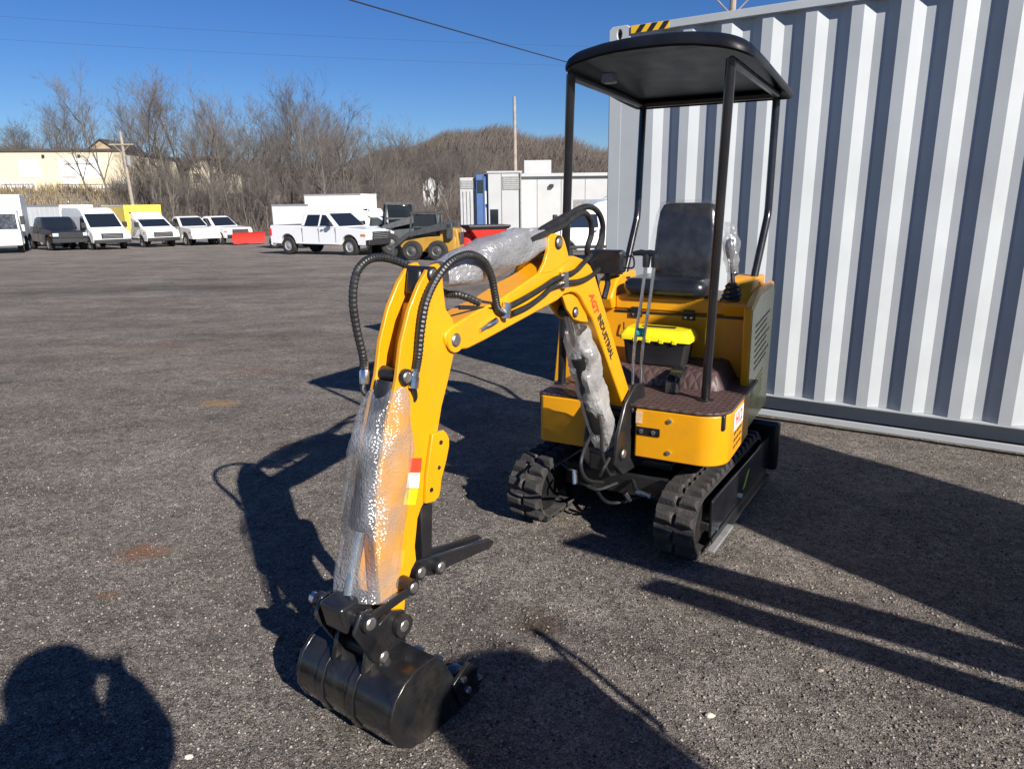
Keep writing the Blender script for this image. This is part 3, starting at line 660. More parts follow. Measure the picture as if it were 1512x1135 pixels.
# arm cylinder wrapped in grey foam film along the top of the boom
ts, tz = bp((634, 402), .0)
a0 = bl(es, 0, ez); a1 = bl(ts, 0, tz)
MB().cyl(a0.lerp(a1, .05), a0.lerp(a1, .65), .042, 18).build('arm_cylinder', BLK, EX)
MB().cyl(a0.lerp(a1, .6), a1, .017, 14).build('arm_cylinder_rod', CHR, EX)
wrap('plastic_wrap', [a0.lerp(a1, .07)+Vector((0, 0, .012)), a0.lerp(a1, .3)+Vector((0, 0, .012)), a0.lerp(a1, .55), a0.lerp(a1, .76)-Vector((0, 0, .014)), a0.lerp(a1, .93)-Vector((0, 0, .014))], [(.048, .05), (.062, .064), (.066, .07), (.06, .062), (.042, .042)], FOAMW, 'grey foam film wrapped round the arm cylinder above the boom', 6, .10, 26, 9)

# ---- arm (two cheek plates above, box below)
armp = PXB([(640, 391), (648, 389), (653, 396), (655, 425), (658.5, 456), (668, 470), (677, 490), (678, 508), (671, 520), (662, 562), (652.5, 600), (647, 634), (641, 660), (630, 735), (622, 750), (617, 765), (613, 806), (615, 827), (608, 840), (600, 870), (597, 905), (594, 921), (585, 931), (574, 929), (566, 915), (560, 860), (556, 800), (556, 740), (562, 690), (573, 620), (586, 560), (592, 508), (604, 458), (619, 420), (631, 399)], .052)
apoly = armp
arm = bplate('arm', apoly, .036, .052, YEL, EX, .003)
bplate('arm_cheek', apoly, -.052, -.036, YEL, arm, .003)
core = PXB([(655, 440), (668, 470), (677, 490), (676, 508), (668, 522), (650, 600), (640, 660), (628, 735), (616, 765), (611, 806), (606, 840), (596, 880), (572, 880), (566, 800), (572, 700), (590, 620), (606, 560), (614, 500), (626, 450)], .052)
bplate('arm_core', core, -.0355, .0355, YEL, arm, .003)
tb = PXB([(651, 634), (655, 638), (659, 646), (659, 657), (655, 678), (648, 705), (646, 722), (644, 732), (637, 739), (624, 742), (626, 700), (634, 640)], .052)
for n0, n1 in ((.0525, .066), (-.066, -.0525)): bplate('thumb_bracket', tb, n0, n1, YEL, arm, .003)
for q in ((651, 653), (648, 690), (637, 723)):
    s_, z_ = bp(q, .066); bpin(s_, z_, -.07, .0685, .009, arm, BLK if q[1] != 690 else CHR, 'bolt')
ts2, tz2 = bp((638, 405), .052)
bpin(ts2, tz2, -.06, .061, .017, arm)
bc0 = bp((612, 552), .052); bpin(bc0[0]+.045, bc0[1], -.068, .07, .018, arm)
bplate('cylinder_head', [(ts2-.03, tz2-.07), (ts2+.045, tz2-.06), (ts2+.03, tz2+.015), (ts2-.02, tz2+.02)], -.028, .028, BLK, arm, .01)
# warning stickers on the arm cheek (red, white, yellow)
for (q0, q1, q2, q3), m_ in ((((606, 676), (623, 676), (621, 697), (604, 697)), RED), (((603, 698), (620, 698), (618, 720), (600, 720)), WHT), (((600, 722), (617, 722), (613, 745), (595, 745)), TBY), (((580, 815), (598, 812), (594, 838), (577, 838)), mat('orange_label', (.9, .35, .03), .4))):
    pp = [bp(q, .0525) for q in (q0, q1, q2, q3)]; bplate('warning_sticker', pp, .0523, .0529, m_, arm, 0)
# bucket cylinder in front of the arm
k0 = bl(bc0[0]+.045, 0, bc0[1]); ls, lz = bp((533, 914), .07); k1 = bl(ls, 0, lz)
MB().lathe([(0, .03), (0, .045), (.60*(k1-k0).length, .045), (.60*(k1-k0).length+.02, .034)], k0.lerp(k1, .03), k1-k0, 18).build('bucket_cylinder', BLK, EX)
MB().cyl(k0.lerp(k1, .5), k1, .017, 14).build('bucket_cylinder_rod', CHR, EX)
wp = [(.5*(bp(a, -.07)[0]+bp(b_, .07)[0]), .5*(bp(a, -.07)[1]+bp(b_, .07)[1])) for a, b_ in (((560, 566), (600, 572)), ((541, 610), (604, 630)), ((528, 660), (604, 690)), ((520, 760), (602, 770)), ((507, 872), (594, 866)))]
wrap('plastic_wrap', [bl(s_+d_, .0, z_) for (s_, z_), d_ in zip(wp, (.0, .012, .02, .025, .03))], [(.04, .055), (.080, .082), (.092, .09), (.090, .09), (.080, .092)], BUBBLE, 'clear bubble wrap wound round the arm and its bucket cylinder', 11, .10, 30, 9)

# ---- bucket, linkage, thumb
bkA = PXB([(585, 918)], .06)[0]
hk = lambda s_, z_: (s_, z_)
outer = [(1.285, .012), (1.38, .004), (1.48, .004), (1.555, .018), (1.608, .058), (1.632, .112), (1.63, .165), (1.608, .215), (1.565, .25), (1.505, .268), (1.43, .266)]
HW = .207
def off(poly, d):
    out = []
    for i, p in enumerate(poly):
        a = Vector(poly[max(i-1, 0)]); b_ = Vector(poly[min(i+1, len(poly)-1)]); t = (b_-a).normalized(); out.append((p[0]-t.y*d, p[1]+t.x*d))
    return out
inner = off(outer, .008)
sh = outer+inner[::-1]
bk = bplate('bucket', sh, -HW, HW, STEELB, EX, .002, label='scuffed black digging bucket curled on the ground')
side = outer[:]+[(1.40, .235)]
for n0, n1 in ((HW-.004, HW+.010), (-HW-.010, -HW+.004)):
    cc = Vector((1.49, .14)); bplate('bucket_side', [tuple(cc+(Vector(p)-cc)*1.015) for p in side], n0, n1, STEELB, bk, .003)
bplate('cutting_edge', [(1.21, .018), (1.31, .006), (1.31, .020), (1.21, .026)], -HW-.008, HW+.008, STEELB, bk, .002)
for n_ in (-.185, -.0925, 0, .0925, .185):
    bplate('tooth', [(1.175, .035), (1.25, .004), (1.27, .04), (1.21, .045)], n_-.022, n_+.022, STEELB, bk, .004)
for n_ in (HW+.011, -HW-.024):
    bplate('side_cutter', [(1.235, .03), (1.33, .02), (1.37, .13), (1.29, .17), (1.25, .12)], n_, n_+.013, STEELB, bk, .003)
    for s_, z_ in ((1.30, .07), (1.32, .12)): bpin(s_, z_, n_-.002, n_+.022, .012, bk, PIN, 'bolt')
# raised wear strips on the back
for n_ in (-.10, .04):
    o1 = off(outer[3:9], -.0005); o2 = off(outer[3:9], -.007); bplate('wear_strip', o1+o2[::-1], n_-.016, n_+.016, STEELB, bk, .002)
earp = [(1.42, .262), (1.60, .24), (1.575, .33), (1.53, .375), (1.47, .395), (1.415, .37), (1.40, .31)]
for n0, n1 in ((.058, .076), (-.076, -.058)): bplate('bucket_ear', earp, n0, n1, STEELB, bk, .004)
bpin(bkA[0], bkA[1], -.10, .10, .021, bk); 
MB().lathe([(0, .036), (.02, .036)], bl(bkA[0], .078, bkA[1]), bl(0, 1, 0)-bl(0, 0, 0), 20).build('pin_boss', BLK, bk)
p3 = bp((563, 967), .08); bpin(p3[0], p3[1], -.098, .098, .018, bk)
lk = [(ls+.02, lz+.035), (ls-.03, lz+.03), (p3[0]-.03, p3[1]), (p3[0], p3[1]-.03), (p3[0]+.04, p3[1]+.0), (ls+.05, lz-.02)]
for n0, n1 in ((.079, .093), (-.093, -.079)): bplate('bucket_link', lk, n0, n1, STEELB, bk, .005)
lk2 = [(ls+.02, lz+.022), (ls+.02, lz-.01), (1.40, .432), (1.385, .462)]
for n0, n1 in ((.094, .106), (-.106, -.094)): bplate('guide_link', lk2, n0, n1, BLKG, EX, .005)
bplate('link_block', [(ls+.06, lz+.05), (ls-.06, lz+.06), (ls-.07, lz-.03), (ls+.04, lz-.045)], -.05, .05, BLKG, EX, .012)
bpin(ls, lz, -.125, .118, .02, EX); bpin(1.40, .452, -.11, .112, .018, EX)
MB().lathe([(0, .018), (.02, .018), (.03, .01)], bl(ls, -.150, lz), bl(0, 1, 0)-bl(0, 0, 0), 8).build('link_bolt', CHR, EX)
# mechanical thumb folded back under the arm
th1 = [bp((614, 856), .05), bp((607, 838), .05), bp((622, 829), .05), bp((660, 818), .05), bp((728, 797), .05), bp((735, 801), .05), bp((728, 811), .05), bp((668, 838), .05), bp((652, 849), .05)]
thb = bplate('thumb', th1, .022, .036, BLKG, EX, .004); bplate('thumb_cheek', th1, -.036, -.022, BLKG, thb, .004)
bplate('thumb_spine', [bp((612, 842), .05), bp((660, 825), .05), bp((729, 801), .05), bp((729, 806), .05), bp((660, 832), .05), bp((614, 849), .05)], -.0215, .0215, BLKG, thb, .003)
for q in ((623, 845), (652, 837)):
    s_, z_ = bp(q, .06); bpin(s_, z_, -.062, .064, .019, thb)
bplate('thumb_link', [bp((621, 745), .02), bp((639, 742), .02), (bp((638, 825), .02)), (bp((624, 830), .02))], -.02, .02, BLK, EX, .004)

# ---- hoses on boom and arm
def hose(pts, r=.0115, rib=False, parent=EX, name='hydraulic_hose', sub=8):
    P_ = cat([bpx(q, n) for q, n in pts], sub*(3 if rib else 1)); f = (lambda i: 1.10 if (i // 2) % 2 else .96) if rib else None
    return MB().tube(P_, r, 9, rmod=f).build(name, HOSE, parent)
hose([((710, 448), .055), ((680, 436), .0), ((655, 432), -.04), ((625, 405), -.06), ((600, 391), -.08), ((570, 381), -.09), ((545, 383), -.09), ((527, 402), -.09), ((521, 440), -.09), ((526, 482), -.09), ((535, 522), -.085), ((538, 545), -.085)], .0125, True)
hose([((538, 563), -.085), ((536, 576), -.083), ((545, 586), -.07)], .009)
A, B = bpx((538, 533), -.085), bpx((538, 566), -.085); MB().tube([A, A.lerp(B, .4), A.lerp(B, .45), B], [.013, .013, .0155, .0155], 8).build('hose_fitting', CHR, EX)
hose([((744, 462), .072), ((735, 455), .074), ((731, 436), .078), ((726, 410), .08), ((716, 388), .082), ((699, 377), .082), ((682, 378), .082), ((662, 390), .082), ((643, 414), .08), ((629, 446), .078), ((622, 485), .074), ((618, 525), .07), ((614, 548), .066)], .0125, True)
A, B = bpx((614, 545), .066), bpx((611, 573), .066); MB().tube([A, A.lerp(B, .4), A.lerp(B, .45), B], [.013, .013, .0155, .0155], 8).build('hose_fitting', CHR, EX)
hose([((611, 572), .066), ((612, 588), .05), ((600, 600), .03)], .009)
hose([((752, 452), .074), ((775, 440), .074), ((800, 425), .074), ((818, 413), .074), ((836, 406), .074), ((850, 400), .075), ((862, 388), .07), ((872, 377), .04)], .0105)
hose([((756, 463), .074), ((780, 452), .074), ((800, 438), .074), ((816, 424), .074), ((836, 418), .074), ((856, 415), .075), ((872, 408), .07), ((884, 398), .04)], .0105)
hose([((678, 455), .045), ((700, 455), .05), ((726, 455), .058), ((742, 458), .07)], .005)
for q0, q1 in (((749, 447), (746, 470)), ((833, 401), (834, 424))):
    A, B = bpx(q0, .074), bpx(q1, .074); MB().tube([A, B], .017, 10).build('hose_clamp', CHR, EX)
# big loops from the arm cylinder back to the machine
for r_, L_ in ((.0125, [((778, 350), .03), ((800, 340), .02), ((826, 327), .0), ((850, 311), -.01), ((868, 305), -.02), ((883, 313), -.03), ((890, 333), -.04), ((887, 355), -.05), ((876, 385), -.05), ((880, 420), -.06), ((900, 500), -.07), ((910, 580), -.07)]),
               (.0125, [((782, 356), .05), ((806, 345), .045), ((832, 333), .04), ((852, 317), .035), ((864, 315), .03), ((872, 326), .02), ((873, 346), .01), ((867, 370), .0), ((872, 400), -.06), ((890, 470), -.07), ((908, 560), -.07)]),
               (.011, [((800, 338), .0), ((835, 318), -.02), ((862, 307), -.04), ((879, 309), -.05), ((888, 326), -.06), ((890, 350), -.07), ((884, 385), -.07)])): hose(L_, r_)
# hoses at the boom foot
for L_ in ([((874, 640), .03), ((862, 665), .05), ((858, 690), .06), ((868, 708), .05), ((890, 712), .02)], [((884, 612), .06), ((888, 640), .07), ((890, 672), .07), ((900, 700), .06), ((914, 692), .05), ((921, 676), .03)], [((900, 676), .07), ((892, 690), .07), ((886, 702), .05)]): hose(L_, .008)
# black wrapped work lamp behind the boom knee
wl = bl(.02, .02, 1.365)
lamp = MB(); lamp.loft([[(x, wl.y+y, wl.z+z) for y, z in rrect(0, 0, .082*k_, .052*k_, .02)] for x, k_ in ((wl.x-.03, .85), (wl.x-.02, 1), (wl.x+.025, 1), (wl.x+.035, .92))])
lo = lamp.build('work_lamp', VINYL, EX)
MB().tube([(wl.x-.01, wl.y, wl.z-.05), (wl.x-.01, wl.y+.005, wl.z-.10), (wl.x+.02, wl.y+.0, wl.z-.16)], .014, 8).build('lamp_bracket', BLK, lo)
MB().tube(cat([(wl.x, wl.y+.08, wl.z+.02), (wl.x, wl.y+.12, wl.z+.025), (wl.x, wl.y+.125, wl.z-.02), (wl.x, wl.y+.08, wl.z-.025)]), .004, 6).build('lamp_wire', BLK, lo)

# ---- toolbox standing on the mat hump
tbx = thing('toolbox', 'black plastic toolbox with bright yellow lid on the excavator floor', 'toolbox')
MEX = Matrix.Translation(Vector(OO)) @ Matrix.Rotation(math.atan2(fwd[1], fwd[0]), 4, 'Z')
tbx.matrix_world = MEX @ Matrix.Translation((-.10, .065, .7805))
tb_ = MB().loft([[(x, y, z) for x, y in rrect(0, 0, .085*k_, .175*k_, .02)] for z, k_ in ((0, .88), (.01, .90), (.115, .98), (.118, 1.0), (.13, 1.0))]).build('box_body', TBB, tbx)
ld = MB().loft([[(x, y, z) for x, y in rrect(0, 0, .092*kx, .185*ky, .02)] for z, kx, ky in ((.128, 1.03, 1.03), (.150, 1.03, 1.03), (.158, .98, .99), (.175, .9, .94), (.186, .80, .88), (.188, .5, .6))]).build('box_lid', TBY, tbx)
for yy in (-.1, -.03, .04, .11): MB().box(.088, .098, yy-.012, yy+.012, .118, .14).build('latch_rib', TBY, ld, .003)
MB().box(-.02, .02, -.09, .09, .186, .193).build('handle', TBB, ld, .004)

# ================================================================== VEHICLES
GL = mat('dark_glass', (.012, .016, .022), .08, var=.1, spec=.8, coat=.3)
TY = mat('tyre', (.022, .021, .02), .85, var=.3, dirt=.4, dcol=(.1, .09, .08))
RIM = mat('alloy_rim', (.5, .5, .5), .35, metal=.6, var=.15)
RIMD = mat('dark_rim', (.06, .06, .06), .5)
PWH = mat('white_car_paint', (.78, .79, .80), .3, var=.03, scale=2, coat=.5, dirt=.15, dcol=(.45, .42, .38), dscale=2)
PWO = mat('aged_white_paint', (.66, .67, .66), .45, var=.06, scale=2, coat=.2, dirt=.3, dcol=(.35, .32, .28), dscale=2)
PBK = mat('black_car_paint', (.014, .018, .028), .2, var=.1, scale=2, coat=.7, dirt=.2, dcol=(.1, .08, .06), dscale=2)
BOXW = mat('box_panel_white', (.72, .74, .73), .5, var=.04, scale=1.5, dirt=.2, dcol=(.5, .48, .44), dscale=1.3)
BOXY = mat('box_panel_yellow', (.80, .60, .06), .5, var=.05, scale=1.5)
PLA = mat('black_trim', (.02, .02, .022), .55, var=.2)
LMP = mat('headlamp', (.6, .62, .64), .12, var=.2, scale=20, coat=.6)
AMB = mat('amber_lamp', (.6, .22, .03), .3)
SKY_ = mat('skid_yellow', (.40, .22, .03), .5, var=.15, scale=4, dirt=.5, dcol=(.2, .15, .1), dscale=4)
PLR = mat('plow_red', (.62, .04, .03), .4, var=.08, dirt=.25, dcol=(.2, .08, .06))
CGR = mat('machine_charcoal', (.045, .05, .055), .5, var=.25, dirt=.4, dcol=(.15, .13, .11))

def ptaper(poly, wf, name, m, parent, bevel=.04, dy=0):
    return MB().prism([(x, wf(z)+dy, z) for x, z in poly], [(x, -wf(z)-dy, z) for x, z in poly]).build(name, m, parent, bevel)
def glass_side(poly, wf, parent, name='side_window', m=GL):
    for s in (1, -1):
        MB().prism([(x, s*(wf(z)-.02), z) for x, z in poly], [(x, s*(wf(z)+.008), z) for x, z in poly]).build(name, m, parent)
def glass_front(p0, p1, w0, w1, parent, name='windshield', m=GL):
    (x0, z0), (x1, z1) = p0, p1; d = Vector((x1-x0, 0, z1-z0)).normalized(); n = Vector((d.z, 0, -d.x))*(.012 if p1[0] <= p0[0] or True else -.012)
    if name == 'rear_window': n = -n
    A = [Vector((x0, w0, z0)), Vector((x0, -w0, z0)), Vector((x1, -w1, z1)), Vector((x1, w1, z1))]
    MB().prism([p-n for p in A], [p+n for p in A]).build(name, m, parent)
def lower_poly(top, zb, wheels, ra, xr, xf, zc):
    """top: points from front to rear; bottom runs rear to front with wheel arches"""
    out = list(top)+[(xr, zb)]
    for wx in sorted(wheels):
        h = max(zc-zb, -ra*.95) if zb < zc else 0; a0 = math.asin(min(1, max(-1, (zb-zc)/ra)))
        out += [(wx-ra*cos(a), zc+ra*sin(a)) for a in np.linspace(a0, pi-a0, 11)]
    return out+[(xf, zb)]
def wheel(parent, x, y, r, w=.24, rim=RIM):
    s = 1 if y > 0 else -1
    t = MB().lathe([(-w/2, r*.62), (-w/2, r*.90), (-w/2+.03, r), (w/2-.03, r), (w/2, r*.90), (w/2, r*.62), (w/2-.05, r*.58)], (x, y, r), (0, s, 0), 24).build('wheel', TY, parent)
    rm = MB().lathe([(0, r*.60), (w/2-.04, r*.60), (w/2-.015, r*.56), (w/2-.05, r*.45), (w/2-.03, r*.2), (w/2-.01, r*.14), (w/2-.01, .01)], (x, y, r), (0, s, 0), 20).build('rim', rim, t)
    return t
def place(name, label, cat_, px, Y, head, group=None):
    return thing(name, label, cat_, gpx(px, Y), rad(head), group)
def pickup(name, label, px, Y, head, paint=PWH, crew=True, plow=False, grille=PLA, sc=1.0, bedcol=None, group=None, lift=0):
    t = place(name, label, 'pickup truck', px, Y, head, group); L = 2.88 if crew else 2.75; W = .98; r = .40; zc = r
    wh = (-1.78, 1.86) if crew else (-1.65, 1.75)
    wf = lambda z: W-.02-max(0, z-1.0)*.16
    top = [(L-.02, .62), (L, .95), (L-.10, 1.14), (1.25, 1.24), (-.95 if crew else -.35, 1.26), (-.98 if crew else -.38, 1.30), (-L+.02, 1.30), (-L, .9)]
    ptaper(lower_poly(top, .48, wh, .50, -L+.03, L-.1, zc+.02), wf, 'body', paint, t, .05)
    xb = -.95 if crew else -.35
    cab = [(1.30, 1.20), (.55, 1.82), (.25, 1.89), (xb+.35, 1.88), (xb+.12, 1.80), (xb, 1.25)]
    wc = lambda z: .95-max(0, z-1.2)*.28
    ptaper(cab, wc, 'cab', paint, t, .05)
    glass_front((1.24, 1.27), (.60, 1.80), .82, .68, t)
    if crew:
        glass_side([(1.02, 1.28), (.50, 1.74), (.28, 1.76), (.20, 1.28)], wc, t); glass_side([(.10, 1.28), (.16, 1.76), (-.58, 1.76), (-.72, 1.28)], wc, t)
    else: glass_side([(1.02, 1.28), (.50, 1.74), (.0, 1.76), (-.12, 1.28)], wc, t)
    for s in (1, -1):
        MB().box(.86, 1.02, s*.98-.02+s*.02, s*.98+.02+s*.2, 1.27, 1.45).build('mirror', PLA, t, .02)
        MB().box(.30, .44, s*(W-.01), s*(W+.02), 1.10, 1.135).build('door_handle', PLA, t)
        MB().box(L-.14, L+.015, s*.74-.16, s*.74+.16, .84, 1.02).build('headlight', LMP, t, .02)
    for s in (1, -1):
        for xs_ in ((1.12, .14, -.84) if crew else (1.12, -.24)): MB().box(xs_-.008, xs_+.008, s*(W-.022), s*(W-.012), .58, 1.2).build('door_seam', PLA, t)
        MB().box(L-.36, L-.10, s*(W-.035), s*(W-.012), .86, .95).build('marker_lamp', AMB, t); MB().box(-L+.0, -L+.14, s*(W-.03), s*(W+.0), .85, 1.15).build('tail_lamp', PLR, t, .01)
    MB().box(L-.08, L+.03, -.62, .62, .72, 1.05).build('grille', grille, t, .02)
    for k_ in range(4): MB().box(L+.02, L+.045, -.58, .58, .76+k_*.075, .775+k_*.075).build('grille_bar', RIM if paint is not PBK else PLA, t)
    MB().box(L-.12, L+.10, -.96, .96, .48, .72).build('bumper', grille, t, .03)
    MB().box(-L-.08, -L+.06, -.94, .94, .52, .70).build('rear_bumper', PLA, t, .02)
    MB().box(-L+.12, -1.05 if crew else -.45, -.80, .80, 1.2, 1.304).build('bed', PLA, t)
    for wx in wh:
        for s in (1, -1): wheel(t, wx, s*.82, r, .27)
    return t
def van(name, label, px, Y, head, paint=PWH, high=True, group=None, cutaway=None, bh=3.05):
    t = place(name, label, 'box truck' if cutaway else 'van', px, Y, head, group); L = 2.95; W = 1.0; r = .36; zr = 2.40 if high else 2.1
    wh = (-1.75, 1.95)
    wf = lambda z: W-.01-max(0, z-1.1)*.11
    xr = -L if not cutaway else .35
    if cutaway: zr = 2.15
    top = [(L, .60), (L+.02, .85), (L-.10, 1.05), (L-.75, 1.26), (1.15, zr-.32), (.75, zr-.10), (.2, zr), (xr+.25, zr), (xr+.03, zr-.2), (xr, .8)]
    ptaper(lower_poly(top, .42, wh if not cutaway else (wh[1],), .46, xr+.02, L-.08, r), wf, 'body', paint, t, .06)
    glass_front((L-.80, 1.30), (1.19, zr-.36), .84, .80, t)
    glass_side([(1.95, 1.20), (1.88, 1.32), (1.28, zr-.48), (.80, zr-.48), (.74, 1.20)], wf, t)
    for s in (1, -1):
        MB().box(1.80, 1.95, s*(W-.02), s*(W+.22), 1.28, 1.58).build('mirror', PLA, t, .02)
        MB().box(L-.32, L-.02, s*.76-.13, s*.76+.13, .88, 1.10).build('headlight', LMP, t, .03)
        MB().box(.80, .95, s*(W-.01), s*(W+.015), 1.05, 1.085).build('door_handle', PLA, t)
        MB().box(xr+.2, L-.5, s*(W-.015), s*(W+.006), .50, .60).build('sill_trim', PLA, t)
    for s in (1, -1):
        for xs_ in (2.02, .70)+(() if cutaway else (-.6, -1.9)): MB().box(xs_-.008, xs_+.008, s*(W-.012), s*(W+.003), .60, 1.15).build('door_seam', PLA, t)
        MB().box(L-.50, L-.30, s*(W-.03), s*(W+.004), .92, .99).build('marker_lamp', AMB, t)
    for k_ in range(3): MB().box(L+.04, L+.055, -.5, .5, .74+k_*.08, .755+k_*.08).build('grille_bar', RIM, t)
    MB().box(L-.10, L+.045, -.58, .58, .68, .98).build('grille', PLA, t, .03)
    MB().box(L-.20, L+.07, -.97, .97, .42, .64).build('bumper', PLA, t, .04)
    for wx in wh:
        for s in (1, -1): wheel(t, wx, s*.84, r, .24, RIM)
    if cutaway:
        bx = MB().box(-3.4, .33, -1.14, 1.14, .85, bh).build('cargo_box', cutaway, t, .03)
        for s in (1, -1):
            MB().box(-3.41, .34, s*1.14-.015, s*1.14+.015, .85, .95).build('box_rail', PLA, bx)
            MB().box(-3.41, .34, s*1.14-.012, s*1.14+.012, bh-.08, bh+.01).build('box_rail', RIM, bx)
        MB().box(-3.3, .5, -.45, .45, .5, .86).build('chassis', PLA, t)
    return t
def cabover(name, label, px, Y, head):
    t = place(name, label, 'box truck', px, Y, head); W = 1.02; wf = lambda z: W-max(0, z-1.3)*.08; r = .40
    top = [(2.9, .55), (2.95, 1.2), (2.72, 2.10), (2.55, 2.25), (1.35, 2.28), (1.3, .8)]
    ptaper(lower_poly(top, .45, (2.05,), .50, 1.32, 2.85, r), wf, 'cab', PWO, t, .06)
    glass_front((2.93, 1.28), (2.74, 2.06), .92, .88, t)
    glass_side([(2.70, 1.28), (2.55, 2.0), (1.65, 2.0), (1.60, 1.28)], wf, t)
    MB().box(2.88, 3.0, -1.0, 1.0, .45, .68).build('bumper', PWO, t, .03)
    for s in (1, -1):
        MB().box(2.86, 2.97, s*.78-.14, s*.78+.14, .78, .95).build('headlight', LMP, t, .02); MB().box(2.6, 2.7, s*1.05, s*1.25, 1.5, 1.95).build('mirror', PLA, t, .02)
        for wx in (2.05, -1.4): wheel(t, wx, s*.85, r, .26)
    b = MB().box(-3.0, 1.2, -1.1, 1.1, .9, 3.05).build('cargo_box', BOXW, t, .03)
    MB().box(-2.9, 1.4, -.42, .42, .5, .9).build('chassis', PLA, t); return t

ROW = 'vehicles parked along the far edge of the lot'
cabover('cabover_truck', 'white cabover box truck with wide flat windshield beside the black pickup', 4, 40, -60)
pickup('pickup_truck', 'black pickup truck parked between white cabover truck and white van', 82, 43, -44, PBK, group=ROW)
van('delivery_van', 'white high roof van with black lower bumper next to black pickup', 140, 43.5, -44, group=ROW)
van('box_truck', 'white truck cab with bright yellow cargo box', 212, 47, -42, cutaway=BOXY, group=ROW, bh=2.6)
pickup('pickup_truck', 'plain white regular cab pickup beside the yellow box truck', 276, 49, -42, PWO, crew=False, grille=PWO, group=ROW)
pk = pickup('pickup_truck', 'white pickup truck carrying a red snow plow', 318, 50, -34, PWH, crew=False, group=ROW)
# snow plow hung on its nose
pl = []
for i in range(9):
    a = -1.0+2.0*i/8; pl.append((3.55-.28*cos(a)+.28, .50+.42*sin(a)))
MB().prism([(x, -1.25, z) for x, z in pl+[(p[0]+.05, p[1]) for p in pl[::-1]]], [(x, 1.25, z) for x, z in pl+[(p[0]+.05, p[1]) for p in pl[::-1]]]).build('snow_plow', PLR, pk, label='red snow plow blade')
for s in (-.4, .4): MB().box(2.8, 3.6, s-.05, s+.05, .42, .54).build('plow_arm', PLA, pk, .01)
MB().box(-2.5, -.5, -.9, .9, 1.3, 1.75).build('bed_rack', PLA, pk, .05)
pickup('pickup_truck', 'white crew cab pickup with black grille guard parked before the box truck', 489, 33.0, -29, PWH)
def trailer(name, label, px, Y, head, l, w, h, z0=.6, m=BOXW):
    t = place(name, label, 'trailer', px, Y, head)
    b = MB().box(-l/2, l/2, -w/2, w/2, z0, h).build('trailer_box', m, t, .03)
    for s in (1, -1):
        MB().box(-l/2, l/2, s*w/2-.01, s*w/2+.012, z0, z0+.12).build('side_rail', RIM, b); MB().box(-l/2, l/2, s*w/2-.01, s*w/2+.012, h-.1, h).build('side_rail', RIM, b)
        for i in range(1, int(l/.6)): MB().box(-l/2+i*.6-.012, -l/2+i*.6+.012, s*w/2-.005, s*w/2+.006, z0+.12, h-.1).build('panel_joint', PWO, b)
        for wx in (-l*.18, -l*.18-.85): wheel(t, wx, s*(w/2-.16), .36, .22, RIM)
    MB().box(l/2, l/2+1.0, -.06, .06, .5, .6).build('drawbar', PLA, t); return t
trailer('enclosed_trailer', 'pale enclosed trailer parked behind the white crew cab pickup', 447, 41, -20, 2.4, 2.0, 2.4)
trailer('enclosed_trailer', 'low white enclosed trailer behind the high roof van', 92, 49, -30, 4.2, 2.2, 2.7)
van('box_truck', 'white truck with long white cargo box behind the crew cab pickup', 540, 45, -14, cutaway=BOXW)
# near white van seen through the canopy posts
van('cargo_van', 'white cargo van parked close behind the excavator', 905, 25.5, 186, PWH, high=False)

def skid(name, label, px, Y, head, body, arm_):
    t = place(name, label, 'skid steer', px, Y, head)
    MB().prism([(x, -.55, z) for x, z in ((-1.25, .35), (1.0, .35), (1.15, .6), (.9, .95), (-.6, 1.0), (-1.3, .95))], [(x, .55, z) for x, z in ((-1.25, .35), (1.0, .35), (1.15, .6), (.9, .95), (-.6, 1.0), (-1.3, .95))]).build('chassis', body, t, .04)
    MB().prism([(x, -.52, z) for x, z in ((-1.45, .45), (-.6, .45), (-.6, 1.4), (-1.35, 1.3))], [(x, .52, z) for x, z in ((-1.45, .45), (-.6, .45), (-.6, 1.4), (-1.35, 1.3))]).build('engine_door', body, t, .04)
    MB().box(-1.47, -1.40, -.36, .36, .65, 1.15).build('grille', CGR, t, .02)
    cage = MB()
    for y in (-.42, .42):
        cage.tube([(.75, y, .9), (.60, y, 1.95), (-.45, y, 2.0), (-.55, y, 1.0)], .045, 8); cage.box(-.5, .6, y-.012, y+.012, 1.35, 1.42)
    cage.box(-.5, .66, -.46, .46, 1.93, 2.02); cage.build('cab_cage', CGR, t)
    MB().box(-.45, .55, -.38, .38, 1.0, 1.9).build('cab_glass', GL, t, .02)
    for s in (1, -1):
        a = [(-1.15, 1.50), (-.9, 1.62), (.8, 1.15), (1.45, .62), (1.35, .5), (.7, .98), (-1.1, 1.32)]
        MB().prism([(x, s*.66, z) for x, z in a], [(x, s*.78, z) for x, z in a]).build('lift_arm', arm_, t, .02)
        MB().box(-1.2, -.95, s*.6, s*.78, .9, 1.55).build('arm_tower', CGR, t, .02)
        for wx in (-.55, .55): wheel(t, wx, s*.74, .42, .30, RIMD)
    b = [(1.35, .12), (2.05, .10), (2.05, .16), (1.45, .2), (1.40, .68), (1.32, .68)]
    MB().prism([(x, -.9, z) for x, z in b], [(x, .9, z) for x, z in b]).build('loader_bucket', CGR, t, .01); return t
skid('skid_steer', 'muddy yellow and charcoal skid steer loader with four tyres', 633, 27.5, 172, SKY_, CGR).scale = (.88, .88, .88)
skid('skid_steer', 'dark charcoal skid steer loader behind the yellow one', 592, 33, 195, CGR, CGR).scale = (1.05, 1.05, 1.12)
